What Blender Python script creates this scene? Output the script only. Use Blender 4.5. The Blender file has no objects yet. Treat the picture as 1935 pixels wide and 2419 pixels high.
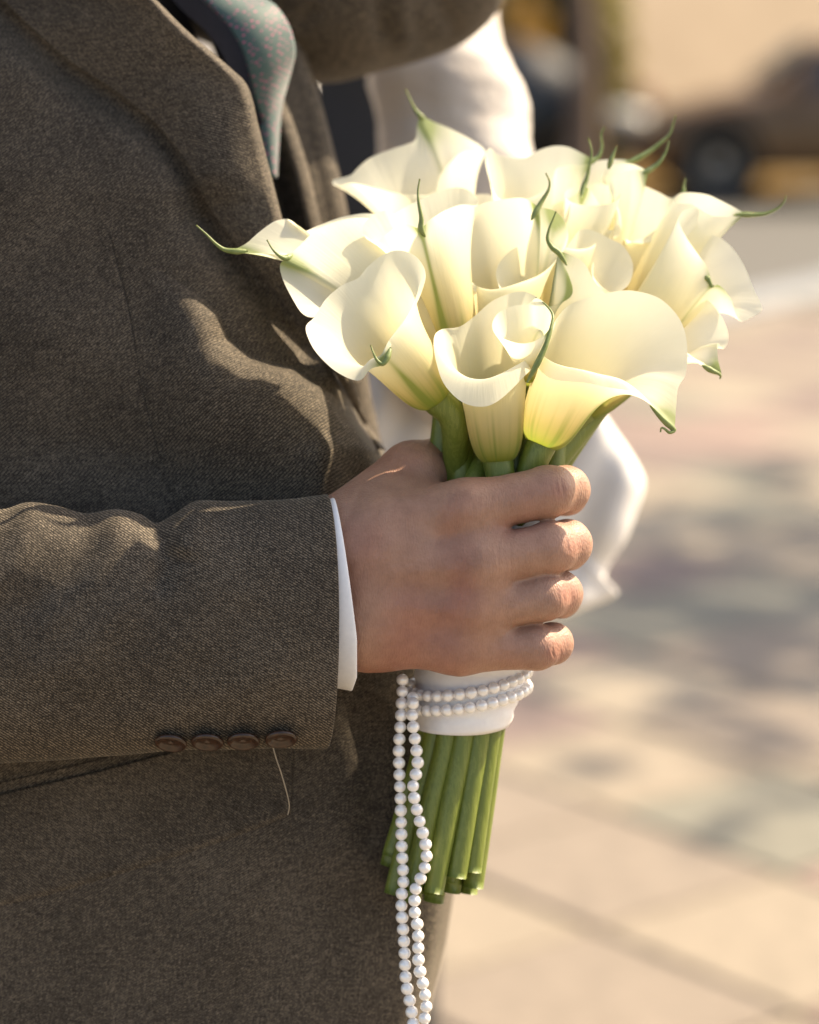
import bpy, math, random
import numpy as np
from mathutils import Vector, Matrix
random.seed(7)
rng = np.random.default_rng(7)
SC = bpy.context.scene
COL = SC.collection

# ------------------------------------------------------------------ camera
FPX, CX, CY, D0 = 5712.0, 967.5, 1209.5, 1.10      # focal length in photo pixels, centre, focus distance
CAMZ, PITCH = 1.27, math.radians(10.8)
CAMPOS = np.array([0.0, 0.0, CAMZ])
RGT = np.array([1.0, 0.0, 0.0])
FWD = np.array([0.0, math.cos(PITCH), -math.sin(PITCH)])
UPV = np.array([0.0, math.sin(PITCH), math.cos(PITCH)])
S = D0 / FPX                                        # metres per photo pixel at the focus distance
cd = bpy.data.cameras.new("camera")
cam = bpy.data.objects.new("camera", cd)
COL.objects.link(cam)
cam.location = CAMPOS
cam.rotation_euler = (math.radians(90) - PITCH, 0, 0)
cd.sensor_fit = 'VERTICAL'
cd.sensor_height = 36.0
cd.sensor_width = 28.8
cd.lens = 36.0 * FPX / 2419.0
cd.clip_start = 0.05
cd.clip_end = 500
cd.dof.use_dof = True
cd.dof.focus_distance = D0 - 0.005
cd.dof.aperture_fstop = 4.2
SC.camera = cam

# ------------------------------------------------------------------ sky, sun, exposure
SUN = np.array([0.60, 0.32, 0.73]); SUN /= np.linalg.norm(SUN)
elev = math.asin(SUN[2]); azim = math.atan2(SUN[0], SUN[1])
W = bpy.data.worlds.new("World"); SC.world = W; W.use_nodes = True
nt = W.node_tree
sky = nt.nodes.new("ShaderNodeTexSky"); sky.sky_type = 'NISHITA'; sky.sun_disc = False
sky.sun_elevation = elev; sky.sun_rotation = azim
sky.air_density = 1.0; sky.dust_density = 3.0; sky.ozone_density = 0.6
bg = nt.nodes["Background"]; bg.inputs[1].default_value = 0.135
nt.links.new(sky.outputs[0], bg.inputs[0])
ld = bpy.data.lights.new("sun", 'SUN'); ld.energy = 5.0; ld.angle = math.radians(0.6); ld.color = (1.0, 0.88, 0.70)
lo = bpy.data.objects.new("sun", ld); COL.objects.link(lo)
lo.rotation_euler = Vector(-SUN).to_track_quat('-Z', 'Y').to_euler()
lo.location = (6, 3, 8)
VS = SC.view_settings
VS.view_transform = 'Standard'; VS.look = 'None'; VS.gamma = 1.0; VS.use_curve_mapping = False
VS.exposure = 1.13
VS.use_white_balance = True; VS.white_balance_temperature = 7250; VS.white_balance_tint = 8
SC.render.engine = 'CYCLES'
SC.cycles.use_denoising = True
SC.cycles.max_bounces = 14; SC.cycles.diffuse_bounces = 8; SC.cycles.transmission_bounces = 10
SC.cycles.transparent_max_bounces = 8
SC.cycles.sample_clamp_indirect = 6.0

# ------------------------------------------------------------------ coordinate helpers
def Pm(x, y, w):
    """photo pixel + depth w (in 0.19 mm units behind the focus plane) -> world metres"""
    d = D0 + np.asarray(w, float) * S
    x = np.asarray(x, float); y = np.asarray(y, float)
    return (CAMPOS + d[..., None] * FWD + ((x - CX) / FPX * d)[..., None] * RGT + ((CY - y) / FPX * d)[..., None] * UPV)
def P1(x, y, w=0.0):
    return Pm(np.array(x), np.array(y), np.array(w))
def PA(pts):
    a = np.array(pts, float)
    return Pm(a[:, 0], a[:, 1], a[:, 2])
def G(px, py):
    """point of the ground seen at a pixel"""
    d = FWD + RGT * (px - CX) / FPX + UPV * (CY - py) / FPX
    t = -CAMZ / d[2]
    return CAMPOS + d * t
def at(px, py, Y):
    d = FWD + RGT * (px - CX) / FPX + UPV * (CY - py) / FPX
    return CAMPOS + d * (Y / d[1])

# ------------------------------------------------------------------ mesh helpers
def make_mesh(name, verts, faces, uv=None, col=None, smooth=True):
    me = bpy.data.meshes.new(name)
    verts = np.asarray(verts, float)
    if isinstance(faces, np.ndarray):
        n = len(faces); k = faces.shape[1]
        me.vertices.add(len(verts)); me.vertices.foreach_set("co", verts.ravel())
        me.loops.add(n * k); me.loops.foreach_set("vertex_index", faces.ravel().astype(np.int32))
        me.polygons.add(n); me.polygons.foreach_set("loop_start", np.arange(0, n * k, k, dtype=np.int32))
        me.update(calc_edges=True); me.validate()
    else:
        me.from_pydata([tuple(v) for v in verts], [], faces); me.update()
    if smooth:
        me.polygons.foreach_set("use_smooth", np.ones(len(me.polygons), bool))
    if uv is not None:
        li = np.zeros(len(me.loops), np.int32); me.loops.foreach_get("vertex_index", li)
        ul = me.uv_layers.new(name="UVMap")
        ul.data.foreach_set("uv", np.asarray(uv, float)[li].ravel())
    if col is not None:
        ca = me.color_attributes.new("tint", 'FLOAT_COLOR', 'POINT')
        c4 = np.ones((len(verts), 4)); c4[:, :3] = col
        ca.data.foreach_set("color", c4.ravel())
    return me
def link(name, me, mat, parent=None, loc=None):
    o = bpy.data.objects.new(name, me)
    COL.objects.link(o)
    if mat is not None and not me.materials:
        me.materials.append(mat)
    if parent is not None: o.parent = parent
    if loc is not None: o.location = loc
    return o
def obj(name, verts, faces, mat, parent=None, org=None, uv=None, col=None, smooth=True):
    v = np.asarray(verts, float)
    if org is not None: v = v - np.asarray(org)
    return link(name, make_mesh(name, v, faces, uv, col, smooth), mat, parent)
def empty(name, loc, label=None, cat=None, group=None):
    o = bpy.data.objects.new(name, None); COL.objects.link(o); o.location = loc
    o.empty_display_size = 0.05
    if label: o["label"] = label
    if cat: o["category"] = cat
    if group: o["group"] = group
    return o
def grid_faces(n, m, cu=False, cv=False):
    i = np.arange(n if cu else n - 1); j = np.arange(m if cv else m - 1)
    I, J = np.meshgrid(i, j, indexing='ij')
    I2 = (I + 1) % n; J2 = (J + 1) % m
    return np.stack([I * m + J, I2 * m + J, I2 * m + J2, I * m + J2], -1).reshape(-1, 4)
def catmull(pts, n, closed=False):
    p = np.asarray(pts, float); k = len(p)
    if closed:
        idx = np.arange(k); q = np.concatenate([p[-1:], p, p[:2]]); segs = k
    else:
        q = np.concatenate([2 * p[:1] - p[1:2], p, 2 * p[-1:] - p[-2:-1]]); segs = k - 1
    u = np.linspace(0, segs, n, endpoint=not closed)
    s = np.minimum(u.astype(int), segs - 1); f = (u - s)[:, None]
    a, b, c, d = q[s], q[s + 1], q[s + 2], q[s + 3]
    return 0.5 * (2 * b + (c - a) * f + (2 * a - 5 * b + 4 * c - d) * f ** 2 + (3 * b - a - 3 * c + d) * f ** 3)
def tube(path, radii, seg=12, caps=True):
    p = np.asarray(path, float); n = len(p); r = np.broadcast_to(np.asarray(radii, float), (n,))
    t = np.gradient(p, axis=0); t /= np.linalg.norm(t, axis=1)[:, None] + 1e-12
    ref = np.array([0.0, 0, 1.0]) if abs(t[0][2]) < 0.9 else np.array([1.0, 0, 0])
    u = np.cross(t[0], ref); u /= np.linalg.norm(u)
    V = []
    ang = np.linspace(0, 2 * math.pi, seg, endpoint=False)
    for i in range(n):
        u = u - t[i] * u.dot(t[i]); u /= np.linalg.norm(u) + 1e-12
        v = np.cross(t[i], u)
        V.append(p[i] + r[i] * (np.cos(ang)[:, None] * u + np.sin(ang)[:, None] * v))
    V = np.concatenate(V)
    F = [tuple(f) for f in grid_faces(n, seg, cv=True)]
    if caps:
        F.append(tuple(range(seg - 1, -1, -1))); F.append(tuple(range((n - 1) * seg, n * seg)))
    return V, F
def merge(parts):
    V = []; F = []; o = 0
    for v, f in parts:
        V.append(np.asarray(v, float)); F += [tuple(int(i) + o for i in q) for q in f]; o += len(v)
    return np.concatenate(V), F
def box(c, s, rz=0.0):
    c = np.array(c, float); h = np.array(s, float) / 2
    v = np.array([[x, y, z] for x in (-1, 1) for y in (-1, 1) for z in (-1, 1)]) * h
    cr, sr = math.cos(rz), math.sin(rz)
    v = np.stack([v[:, 0] * cr - v[:, 1] * sr, v[:, 0] * sr + v[:, 1] * cr, v[:, 2]], 1) + c
    return v, [(0, 1, 3, 2), (4, 6, 7, 5), (0, 4, 5, 1), (2, 3, 7, 6), (0, 2, 6, 4), (1, 5, 7, 3)]

# signed distance field -> mesh (surface nets)
class SDF:
    def __init__(self, lo, hi, h):
        self.lo = np.array(lo, float); self.h = h
        self.n = np.ceil((np.array(hi) - self.lo) / h).astype(int) + 1
        self.F = np.full(self.n, 1e3, np.float32)
    def _sub(self, a, b, pad):
        i0 = np.maximum(np.floor((np.minimum(a, b) - pad - self.lo) / self.h).astype(int), 0)
        i1 = np.minimum(np.ceil((np.maximum(a, b) + pad - self.lo) / self.h).astype(int) + 1, self.n)
        ax = [self.lo[k] + np.arange(i0[k], i1[k]) * self.h for k in range(3)]
        return tuple(slice(i0[k], i1[k]) for k in range(3)), np.meshgrid(*ax, indexing='ij', sparse=True)
    def cap(self, a, b, ra, rb, k, F=None):
        F = self.F if F is None else F
        a = np.asarray(a, float); b = np.asarray(b, float)
        sl, (X, Y, Z) = self._sub(a, b, max(ra, rb) + k * 1.2 + 3 * self.h)
        ab = b - a; L2 = ab.dot(ab) + 1e-18
        t = np.clip(((X - a[0]) * ab[0] + (Y - a[1]) * ab[1] + (Z - a[2]) * ab[2]) / L2, 0, 1)
        d = np.sqrt((X - a[0] - t * ab[0]) ** 2 + (Y - a[1] - t * ab[1]) ** 2 + (Z - a[2] - t * ab[2]) ** 2) - (ra + (rb - ra) * t)
        f = F[sl]
        hh = np.maximum(k - np.abs(f - d), 0) / max(k, 1e-9)
        F[sl] = np.minimum(f, d) - hh * hh * k * 0.25
    def chain(self, pts, radii, k, F=None):
        for i in range(len(pts) - 1):
            self.cap(pts[i], pts[i + 1], radii[i], radii[i + 1], k, F)
    def new(self):
        return np.full(self.n, 1e3, np.float32)
    def union(self, G_, k):
        f = self.F
        hh = np.maximum(k - np.abs(f - G_), 0) / k
        self.F = np.minimum(f, G_) - hh * hh * k * 0.25
    def mesh(self):
        F = self.F; n = np.array(F.shape); ins = F < 0
        c = n - 1
        def crop(A, d):
            return A[d[0]:d[0] + c[0], d[1]:d[1] + c[1], d[2]:d[2] + c[2]]
        corners = [(i, j, k) for i in (0, 1) for j in (0, 1) for k in (0, 1)]
        cnt = sum(crop(ins, d).astype(np.int8) for d in corners)
        act = (cnt > 0) & (cnt < 8)
        ids = np.full(c, -1, np.int64); idx = np.argwhere(act); ids[act] = np.arange(len(idx))
        acc = np.zeros((len(idx), 3)); num = np.zeros(len(idx))
        val = {d: F[idx[:, 0] + d[0], idx[:, 1] + d[1], idx[:, 2] + d[2]] for d in corners}
        for d in corners:
            for ax in range(3):
                if d[ax]: continue
                e = list(d); e[ax] = 1; e = tuple(e)
                a, b = val[d], val[e]; m = (a < 0) != (b < 0)
                t = np.where(m, a / np.where(m, a - b, 1), 0)
                p = np.tile(np.array(d, float), (len(idx), 1)); p[:, ax] += t
                acc[m] += p[m]; num[m] += 1
        V = self.lo + (idx + acc / num[:, None]) * self.h
        Q = []
        for ax in range(3):
            sl0 = [slice(None)] * 3; sl1 = [slice(None)] * 3
            sl0[ax] = slice(0, -1); sl1[ax] = slice(1, None)
            ch = ins[tuple(sl0)] != ins[tuple(sl1)]
            e = np.argwhere(ch)
            o1, o2 = [(1, 2), (2, 0), (0, 1)][ax]
            e = e[(e[:, o1] > 0) & (e[:, o2] > 0) & (e[:, o1] < c[o1]) & (e[:, o2] < c[o2])]
            fl = ins[e[:, 0], e[:, 1], e[:, 2]]
            q = []
            for (s1, s2) in ((1, 1), (0, 1), (0, 0), (1, 0)):
                g = e.copy(); g[:, o1] -= s1; g[:, o2] -= s2
                q.append(ids[g[:, 0], g[:, 1], g[:, 2]])
            q = np.stack(q, 1)
            q[~fl] = q[~fl][:, ::-1]
            Q.append(q)
        return V, np.concatenate(Q)

def sines(p, seed, f0, n=6, fall=0.6):
    r = np.random.default_rng(seed); out = np.zeros(len(p)); a = 1.0
    for i in range(n):
        d = r.normal(size=3); d /= np.linalg.norm(d)
        out += a * np.sin(p @ d * f0 * (1.6 ** i) + r.uniform(0, 6.3)); a *= fall
    return out
def vnormals(V, F):
    N = np.zeros_like(V)
    a, b, c, d = (V[F[:, i]] for i in range(4))
    fn = np.cross(c - a, d - b)
    for i in range(4): np.add.at(N, F[:, i], fn)
    return N / (np.linalg.norm(N, axis=1)[:, None] + 1e-12)

# ------------------------------------------------------------------ materials
def mat(name):
    m = bpy.data.materials.new(name); m.use_nodes = True
    return m, m.node_tree.nodes, m.node_tree.links, m.node_tree.nodes["Principled BSDF"]
def noise_node(N, L, scale, detail=4, rough=0.6, vec=None):
    t = N.new("ShaderNodeTexNoise"); t.inputs["Scale"].default_value = scale
    t.inputs["Detail"].default_value = detail; t.inputs["Roughness"].default_value = rough
    if vec is not None: L.new(vec, t.inputs["Vector"])
    return t
def ramp(N, L, src, stops):
    r = N.new("ShaderNodeValToRGB"); e = r.color_ramp.elements
    e[0].position, e[0].color = stops[0][0], (*stops[0][1], 1)
    e[1].position, e[1].color = stops[-1][0], (*stops[-1][1], 1)
    for p, c in stops[1:-1]:
        x = e.new(p); x.color = (*c, 1)
    L.new(src, r.inputs[0]); return r
def simple(name, c1, c2=None, scale=30.0, rough=0.7, bump=0.0, metal=0.0, spec=0.4, detail=5, bdist=0.002):
    m, N, L, B = mat(name)
    c2 = c2 or tuple(x * 0.75 for x in c1)
    tc = N.new("ShaderNodeTexCoord")
    t = noise_node(N, L, scale, detail, 0.6, tc.outputs["Object"])
    r = ramp(N, L, t.outputs[0], [(0.3, c2), (0.7, c1)])
    L.new(r.outputs[0], B.inputs["Base Color"])
    B.inputs["Roughness"].default_value = rough; B.inputs["Metallic"].default_value = metal
    B.inputs["Specular IOR Level"].default_value = spec
    if bump:
        b = N.new("ShaderNodeBump"); b.inputs["Strength"].default_value = bump; b.inputs["Distance"].default_value = bdist
        L.new(t.outputs[0], b.inputs["Height"]); L.new(b.outputs[0], B.inputs["Normal"])
    return m
def suit_material(name, dark, mid, light, pitch=1 / 7.0, bump=0.55):
    """twill wool: UV is in photo-pixel units of cloth length"""
    m, N, L, B = mat(name)
    uv = N.new("ShaderNodeUVMap"); uv.uv_map = "UVMap"
    def mapping(rot, sc):
        mp = N.new("ShaderNodeMapping"); mp.inputs["Rotation"].default_value = (0, 0, rot); mp.inputs["Scale"].default_value = sc
        L.new(uv.outputs[0], mp.inputs[0]); return mp
    m1 = mapping(math.radians(32), (1, 1, 1))
    wv = N.new("ShaderNodeTexWave"); wv.wave_type = 'BANDS'; wv.bands_direction = 'Y'
    wv.inputs["Scale"].default_value = pitch * 0.314; wv.inputs["Distortion"].default_value = 2.2
    wv.inputs["Detail"].default_value = 2; wv.inputs["Detail Scale"].default_value = 3.0
    L.new(m1.outputs[0], wv.inputs["Vector"])
    m2 = mapping(math.radians(32), (0.17, 0.46, 1))
    sp = noise_node(N, L, 1.0, 2, 0.7, m2.outputs[0])
    m3 = mapping(0, (0.22, 0.035, 1))
    ln = noise_node(N, L, 1.0, 3, 0.7, m3.outputs[0])
    m4 = mapping(0, (0.030, 0.16, 1))
    ln2 = noise_node(N, L, 1.0, 3, 0.7, m4.outputs[0])
    m5 = mapping(0, (0.004, 0.004, 1))
    big = noise_node(N, L, 1.0, 3, 0.5, m5.outputs[0])
    def mth(op, a, b=None, v=None):
        x = N.new("ShaderNodeMath"); x.operation = op; L.new(a, x.inputs[0])
        if b is not None: L.new(b, x.inputs[1])
        if v is not None: x.inputs[1].default_value = v
        return x.outputs[0]
    s = mth('ADD', mth('MULTIPLY', wv.outputs[1], v=0.22), mth('MULTIPLY', sp.outputs[0], v=0.62))
    s = mth('ADD', s, mth('MULTIPLY', ln.outputs[0], v=0.30))
    s = mth('ADD', s, mth('MULTIPLY', ln2.outputs[0], v=0.30))
    s = mth('ADD', s, mth('MULTIPLY', big.outputs[0], v=0.14))
    r = ramp(N, L, s, [(0.60, dark), (0.80, mid), (1.0, light)])
    L.new(r.outputs[0], B.inputs["Base Color"])
    B.inputs["Roughness"].default_value = 0.78
    B.inputs["Specular IOR Level"].default_value = 0.25
    B.inputs["Sheen Weight"].default_value = 0.10; B.inputs["Sheen Roughness"].default_value = 0.45
    B.inputs["Sheen Tint"].default_value = (0.9, 0.8, 0.65, 1)
    b = N.new("ShaderNodeBump"); b.inputs["Strength"].default_value = bump; b.inputs["Distance"].default_value = 0.0006
    L.new(s, b.inputs["Height"]); L.new(b.outputs[0], B.inputs["Normal"])
    return m
M = {}
M['suit'] = suit_material("brown_wool_twill", (0.0085, 0.0060, 0.0040), (0.034, 0.0258, 0.0188), (0.24, 0.19, 0.14), pitch=1 / 5.5, bump=0.4)
M['welt'] = simple("dark_seam_thread", (0.022, 0.017, 0.013), None, 600, 0.9)
M['lining'] = simple("dark_lining", (0.016, 0.015, 0.018), (0.010, 0.010, 0.013), 200, 0.7)
M['cuff'] = simple("white_shirt_cotton", (0.80, 0.79, 0.81), (0.74, 0.73, 0.76), 400, 0.75, 0.25, bdist=0.0004)
M['ribbon'] = simple("white_satin_ribbon", (0.82, 0.80, 0.80), (0.76, 0.73, 0.74), 160, 0.42, 0.25, bdist=0.001)
M['thread'] = simple("loose_thread", (0.30, 0.24, 0.17), None, 300, 0.8)
def skin_material():
    m, N, L, B = mat("skin")
    tc = N.new("ShaderNodeTexCoord")
    at_ = N.new("ShaderNodeAttribute"); at_.attribute_name = "tint"
    n1 = noise_node(N, L, 110, 8, 0.75, tc.outputs["Object"])
    r1 = ramp(N, L, n1.outputs[0], [(0.3, (0.68, 0.60, 0.56)), (0.7, (1.22, 1.20, 1.16))])
    mx = N.new("ShaderNodeMix"); mx.data_type = 'RGBA'; mx.blend_type = 'MULTIPLY'; mx.inputs[0].default_value = 0.65
    L.new(at_.outputs[0], mx.inputs[6]); L.new(r1.outputs[0], mx.inputs[7])
    L.new(mx.outputs[2], B.inputs["Base Color"])
    B.inputs["Roughness"].default_value = 0.48; B.inputs["Specular IOR Level"].default_value = 0.38
    B.inputs["Subsurface Weight"].default_value = 0.18
    B.inputs["Subsurface Radius"].default_value = (1.0, 0.35, 0.18); B.inputs["Subsurface Scale"].default_value = 0.004
    v = N.new("ShaderNodeTexVoronoi"); v.inputs["Scale"].default_value = 900
    mp = N.new("ShaderNodeMapping"); mp.inputs["Scale"].default_value = (1.5, 1.0, 0.55)
    L.new(tc.outputs["Object"], mp.inputs[0]); L.new(mp.outputs[0], v.inputs["Vector"])
    n2 = noise_node(N, L, 480, 4, 0.65, tc.outputs["Object"])
    ad = N.new("ShaderNodeMath"); ad.operation = 'ADD'
    L.new(v.outputs[0], ad.inputs[0]); L.new(n2.outputs[0], ad.inputs[1])
    b = N.new("ShaderNodeBump"); b.inputs["Strength"].default_value = 0.36; b.inputs["Distance"].default_value = 0.0006
    L.new(ad.outputs[0], b.inputs["Height"]); L.new(b.outputs[0], B.inputs["Normal"])
    return m
M['skin'] = skin_material()
def petal_material():
    m, N, L, B = mat("calla_spathe")
    out = N["Material Output"]
    tc = N.new("ShaderNodeTexCoord")
    a = N.new("ShaderNodeAttribute"); a.attribute_name = "tint"
    n1 = noise_node(N, L, 60, 4, 0.6, tc.outputs["Object"])
    r1 = ramp(N, L, n1.outputs[0], [(0.3, (0.97, 0.97, 0.95)), (0.7, (1, 1, 1))])
    mx = N.new("ShaderNodeMix"); mx.data_type = 'RGBA'; mx.blend_type = 'MULTIPLY'; mx.inputs[0].default_value = 1.0
    L.new(a.outputs[0], mx.inputs[6]); L.new(r1.outputs[0], mx.inputs[7])
    L.new(mx.outputs[2], B.inputs["Base Color"])
    B.inputs["Roughness"].default_value = 0.5; B.inputs["Specular IOR Level"].default_value = 0.3
    B.inputs["Sheen Weight"].default_value = 0.1
    uv = N.new("ShaderNodeUVMap"); uv.uv_map = "UVMap"
    mp = N.new("ShaderNodeMapping"); mp.inputs["Scale"].default_value = (90, 3.5, 1); L.new(uv.outputs[0], mp.inputs[0])
    n2 = noise_node(N, L, 1.0, 3, 0.6, mp.outputs[0])
    b = N.new("ShaderNodeBump"); b.inputs["Strength"].default_value = 0.3; b.inputs["Distance"].default_value = 0.0007
    L.new(n2.outputs[0], b.inputs["Height"]); L.new(b.outputs[0], B.inputs["Normal"])
    T = N.new("ShaderNodeBsdfTranslucent"); L.new(mx.outputs[2], T.inputs[0])
    ms = N.new("ShaderNodeMixShader"); ms.inputs[0].default_value = 0.52
    L.new(B.outputs[0], ms.inputs[1]); L.new(T.outputs[0], ms.inputs[2]); L.new(ms.outputs[0], out.inputs[0])
    return m
M['petal'] = petal_material()
def stem_material():
    m, N, L, B = mat("green_stem")
    tc = N.new("ShaderNodeTexCoord")
    mp = N.new("ShaderNodeMapping"); mp.inputs["Scale"].default_value = (500, 500, 22); L.new(tc.outputs["Object"], mp.inputs[0])
    n1 = noise_node(N, L, 1.0, 4, 0.6, mp.outputs[0])
    n2 = noise_node(N, L, 14, 2, 0.5, tc.outputs["Object"])
    ad = N.new("ShaderNodeMath"); ad.operation = 'ADD'; L.new(n1.outputs[0], ad.inputs[0]); L.new(n2.outputs[0], ad.inputs[1])
    r = ramp(N, L, ad.outputs[0], [(0.7, (0.082, 0.112, 0.014)), (1.0, (0.120, 0.152, 0.021)), (1.3, (0.165, 0.195, 0.034))])
    L.new(r.outputs[0], B.inputs["Base Color"])
    B.inputs["Roughness"].default_value = 0.42; B.inputs["Subsurface Weight"].default_value = 0.08
    B.inputs["Subsurface Radius"].default_value = (0.5, 1, 0.2); B.inputs["Subsurface Scale"].default_value = 0.003
    b = N.new("ShaderNodeBump"); b.inputs["Strength"].default_value = 0.35; b.inputs["Distance"].default_value = 0.0006
    L.new(n1.outputs[0], b.inputs["Height"]); L.new(b.outputs[0], B.inputs["Normal"])
    return m
M['stem'] = stem_material()
M['tip'] = simple("green_tip", (0.23, 0.27, 0.10), (0.13, 0.175, 0.05), 220, 0.5, 0.2)
M['tip'].node_tree.nodes["Principled BSDF"].inputs["Subsurface Weight"].default_value = 0.1
M['tip'].node_tree.nodes["Principled BSDF"].inputs["Subsurface Scale"].default_value = 0.002
M['pearl'] = simple("ivory_pearl", (0.90, 0.865, 0.84), (0.84, 0.80, 0.775), 500, 0.18, spec=1.0)
_b = M['pearl'].node_tree.nodes["Principled BSDF"]; _b.inputs["IOR"].default_value = 1.75; _b.inputs["Coat IOR"].default_value = 1.7; _b.inputs["Coat Weight"].default_value = 1.0; _b.inputs["Coat Roughness"].default_value = 0.05
M['button'] = simple("brown_horn_button", (0.050, 0.021, 0.010), (0.016, 0.008, 0.005), 420, 0.28, 0.1, spec=0.5)
def tie_material():
    m, N, L, B = mat("teal_dotted_silk")
    uv = N.new("ShaderNodeUVMap"); uv.uv_map = "UVMap"
    mp = N.new("ShaderNodeMapping"); mp.inputs["Scale"].default_value = (1 / 14.0, 1 / 10.0, 1); mp.inputs["Rotation"].default_value = (0, 0, 0.5)
    L.new(uv.outputs[0], mp.inputs[0])
    v = N.new("ShaderNodeTexVoronoi"); v.inputs["Randomness"].default_value = 0.35; v.inputs["Scale"].default_value = 1.0
    L.new(mp.outputs[0], v.inputs["Vector"])
    r = ramp(N, L, v.outputs[0], [(0.0, (0.40, 0.07, 0.15)), (0.2, (0.34, 0.08, 0.15)), (0.30, (0.06, 0.10, 0.10)), (0.36, (0.026, 0.062, 0.056)), (0.5, (0.05, 0.09, 0.085)), (1.0, (0.02, 0.045, 0.043))])
    L.new(r.outputs[0], B.inputs["Base Color"])
    B.inputs["Roughness"].default_value = 0.6; B.inputs["Specular IOR Level"].default_value = 0.3
    B.inputs["Sheen Weight"].default_value = 0.3
    return m
M['tie'] = tie_material()
M['tie_back'] = simple("painted_tie_shade", (0.030, 0.026, 0.038), (0.020, 0.020, 0.028), 300, 0.55)  # dark colour paints in the shade under the tie
M['fur'] = simple("ivory_sheer_lace", (0.66, 0.635, 0.615), (0.50, 0.42, 0.365), 9, 0.9, 0.8, bdist=0.01)
M['white_dress'] = simple("white_dress", (0.78, 0.76, 0.755), (0.70, 0.67, 0.66), 14, 0.8, 0.4, bdist=0.004)
M['navy'] = simple("navy_wool", (0.012, 0.013, 0.018), (0.008, 0.009, 0.012), 90, 0.85, 0.3)
M['ground'] = simple("earth", (0.24, 0.20, 0.15), (0.15, 0.125, 0.09), 3, 0.95, 0.4, bdist=0.02)
M['asphalt'] = simple("asphalt", (0.115, 0.108, 0.098), (0.075, 0.070, 0.064), 14, 0.9, 0.4, bdist=0.004)
M['kerbstone'] = simple("grey_kerbstone", (0.27, 0.28, 0.30), (0.20, 0.21, 0.225), 20, 0.85, 0.4, bdist=0.004)
M['grout'] = simple("sand_joint", (0.27, 0.23, 0.18), (0.19, 0.16, 0.12), 30, 0.95, 0.4)
M['litter'] = simple("ochre_leaf_litter", (0.20, 0.12, 0.03), (0.10, 0.06, 0.02), 5, 0.95, 0.5, bdist=0.03)
PAV = []
for i, c in enumerate([(0.311, 0.255, 0.189), (0.296, 0.211, 0.174), (0.218, 0.204, 0.159), (0.266, 0.215, 0.167), (0.348, 0.289, 0.215), (0.222, 0.163, 0.141)]):
    c = tuple(x * k_ for x, k_ in zip(c, (0.83, 0.83, 0.86)))
    PAV.append(simple("paver_stone_%d" % i, c, tuple(x * 0.72 for x in c), 26, 0.8, 0.3, bdist=0.003))
M['bark'] = simple("bark", (0.22, 0.145, 0.105), (0.10, 0.068, 0.05), 22, 0.95, 0.9, bdist=0.02)
def leaf_mat(name, c1, c2):
    m, N, L, B = mat(name)
    out = N["Material Output"]; oi = N.new("ShaderNodeNewGeometry")
    r = ramp(N, L, oi.outputs["Random Per Island"], [(0.0, c1), (1.0, c2)])
    L.new(r.outputs[0], B.inputs["Base Color"]); B.inputs["Roughness"].default_value = 0.6
    T = N.new("ShaderNodeBsdfTranslucent"); L.new(r.outputs[0], T.inputs[0])
    ms = N.new("ShaderNodeMixShader"); ms.inputs[0].default_value = 0.4
    L.new(B.outputs[0], ms.inputs[1]); L.new(T.outputs[0], ms.inputs[2]); L.new(ms.outputs[0], out.inputs[0])
    return m
M['leaf'] = leaf_mat("yellow_green_leaf", (0.10, 0.11, 0.025), (0.26, 0.19, 0.04))
M['ochre'] = leaf_mat("ochre_leaf", (0.20, 0.11, 0.02), (0.34, 0.20, 0.04))
M['darkleaf'] = leaf_mat("dark_leaf", (0.022, 0.028, 0.012), (0.060, 0.058, 0.022))
M['render_wall'] = simple("cream_render", (0.40, 0.32, 0.245), (0.32, 0.255, 0.19), 1.2, 0.9, 0.2, bdist=0.01)
M['plinth'] = simple("plinth_stone", (0.40, 0.32, 0.23), (0.30, 0.24, 0.17), 2, 0.9, 0.2)
M['glass_dark'] = simple("dark_glass", (0.03, 0.035, 0.04), (0.02, 0.022, 0.025), 2, 0.08, spec=0.6)
M['frame_white'] = simple("window_frame", (0.6, 0.55, 0.48), None, 4, 0.6)
M['car_bronze'] = simple("bronze_car_paint", (0.16, 0.095, 0.050), (0.13, 0.075, 0.038), 3, 0.28, metal=0.35, spec=0.6)
M['car_dark'] = simple("black_car_paint", (0.016, 0.016, 0.018), (0.012, 0.012, 0.014), 3, 0.30, spec=0.6)
M['tyre'] = simple("rubber_tyre", (0.018, 0.017, 0.016), None, 40, 0.9)
M['rim'] = simple("alloy_rim", (0.42, 0.38, 0.33), (0.30, 0.27, 0.24), 10, 0.4, metal=0.6)
M['lamp'] = simple("clear_headlamp", (0.75, 0.72, 0.66), (0.6, 0.57, 0.5), 10, 0.12, spec=0.8)
M['red'] = simple("red_lamp", (0.35, 0.02, 0.015), None, 10, 0.25)

# ------------------------------------------------------------------ setting: ground, pavement, kerb, road, verge
def sheet(name, pts, z, m):
    v = np.array([[p[0], p[1], z] for p in pts])
    o = obj(name, v, [tuple(range(len(v)))], m, smooth=False); o["kind"] = "structure"; return o
sheet("ground", [(-150, -60), (150, -60), (150, 250), (-150, 250)], -0.14, M['ground'])
k0 = G(1500, 790)[:2]; k1 = G(1935, 694)[:2]
kd = (k1 - k0) / np.linalg.norm(k1 - k0); kn = np.array([-kd[1], kd[0]])
if kn[1] < 0: kn = -kn
def kp(s, t): return k0 + kd * s + kn * t
pave = sheet("pavement", [kp(-40, -40), kp(40, -40), kp(40, 0), kp(-40, 0)], -0.02, M['grout'])
sheet("road", [kp(-60, 0.32), kp(60, 0.32), kp(60, 4.4), kp(-60, 4.4)], -0.13, M['asphalt'])
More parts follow.
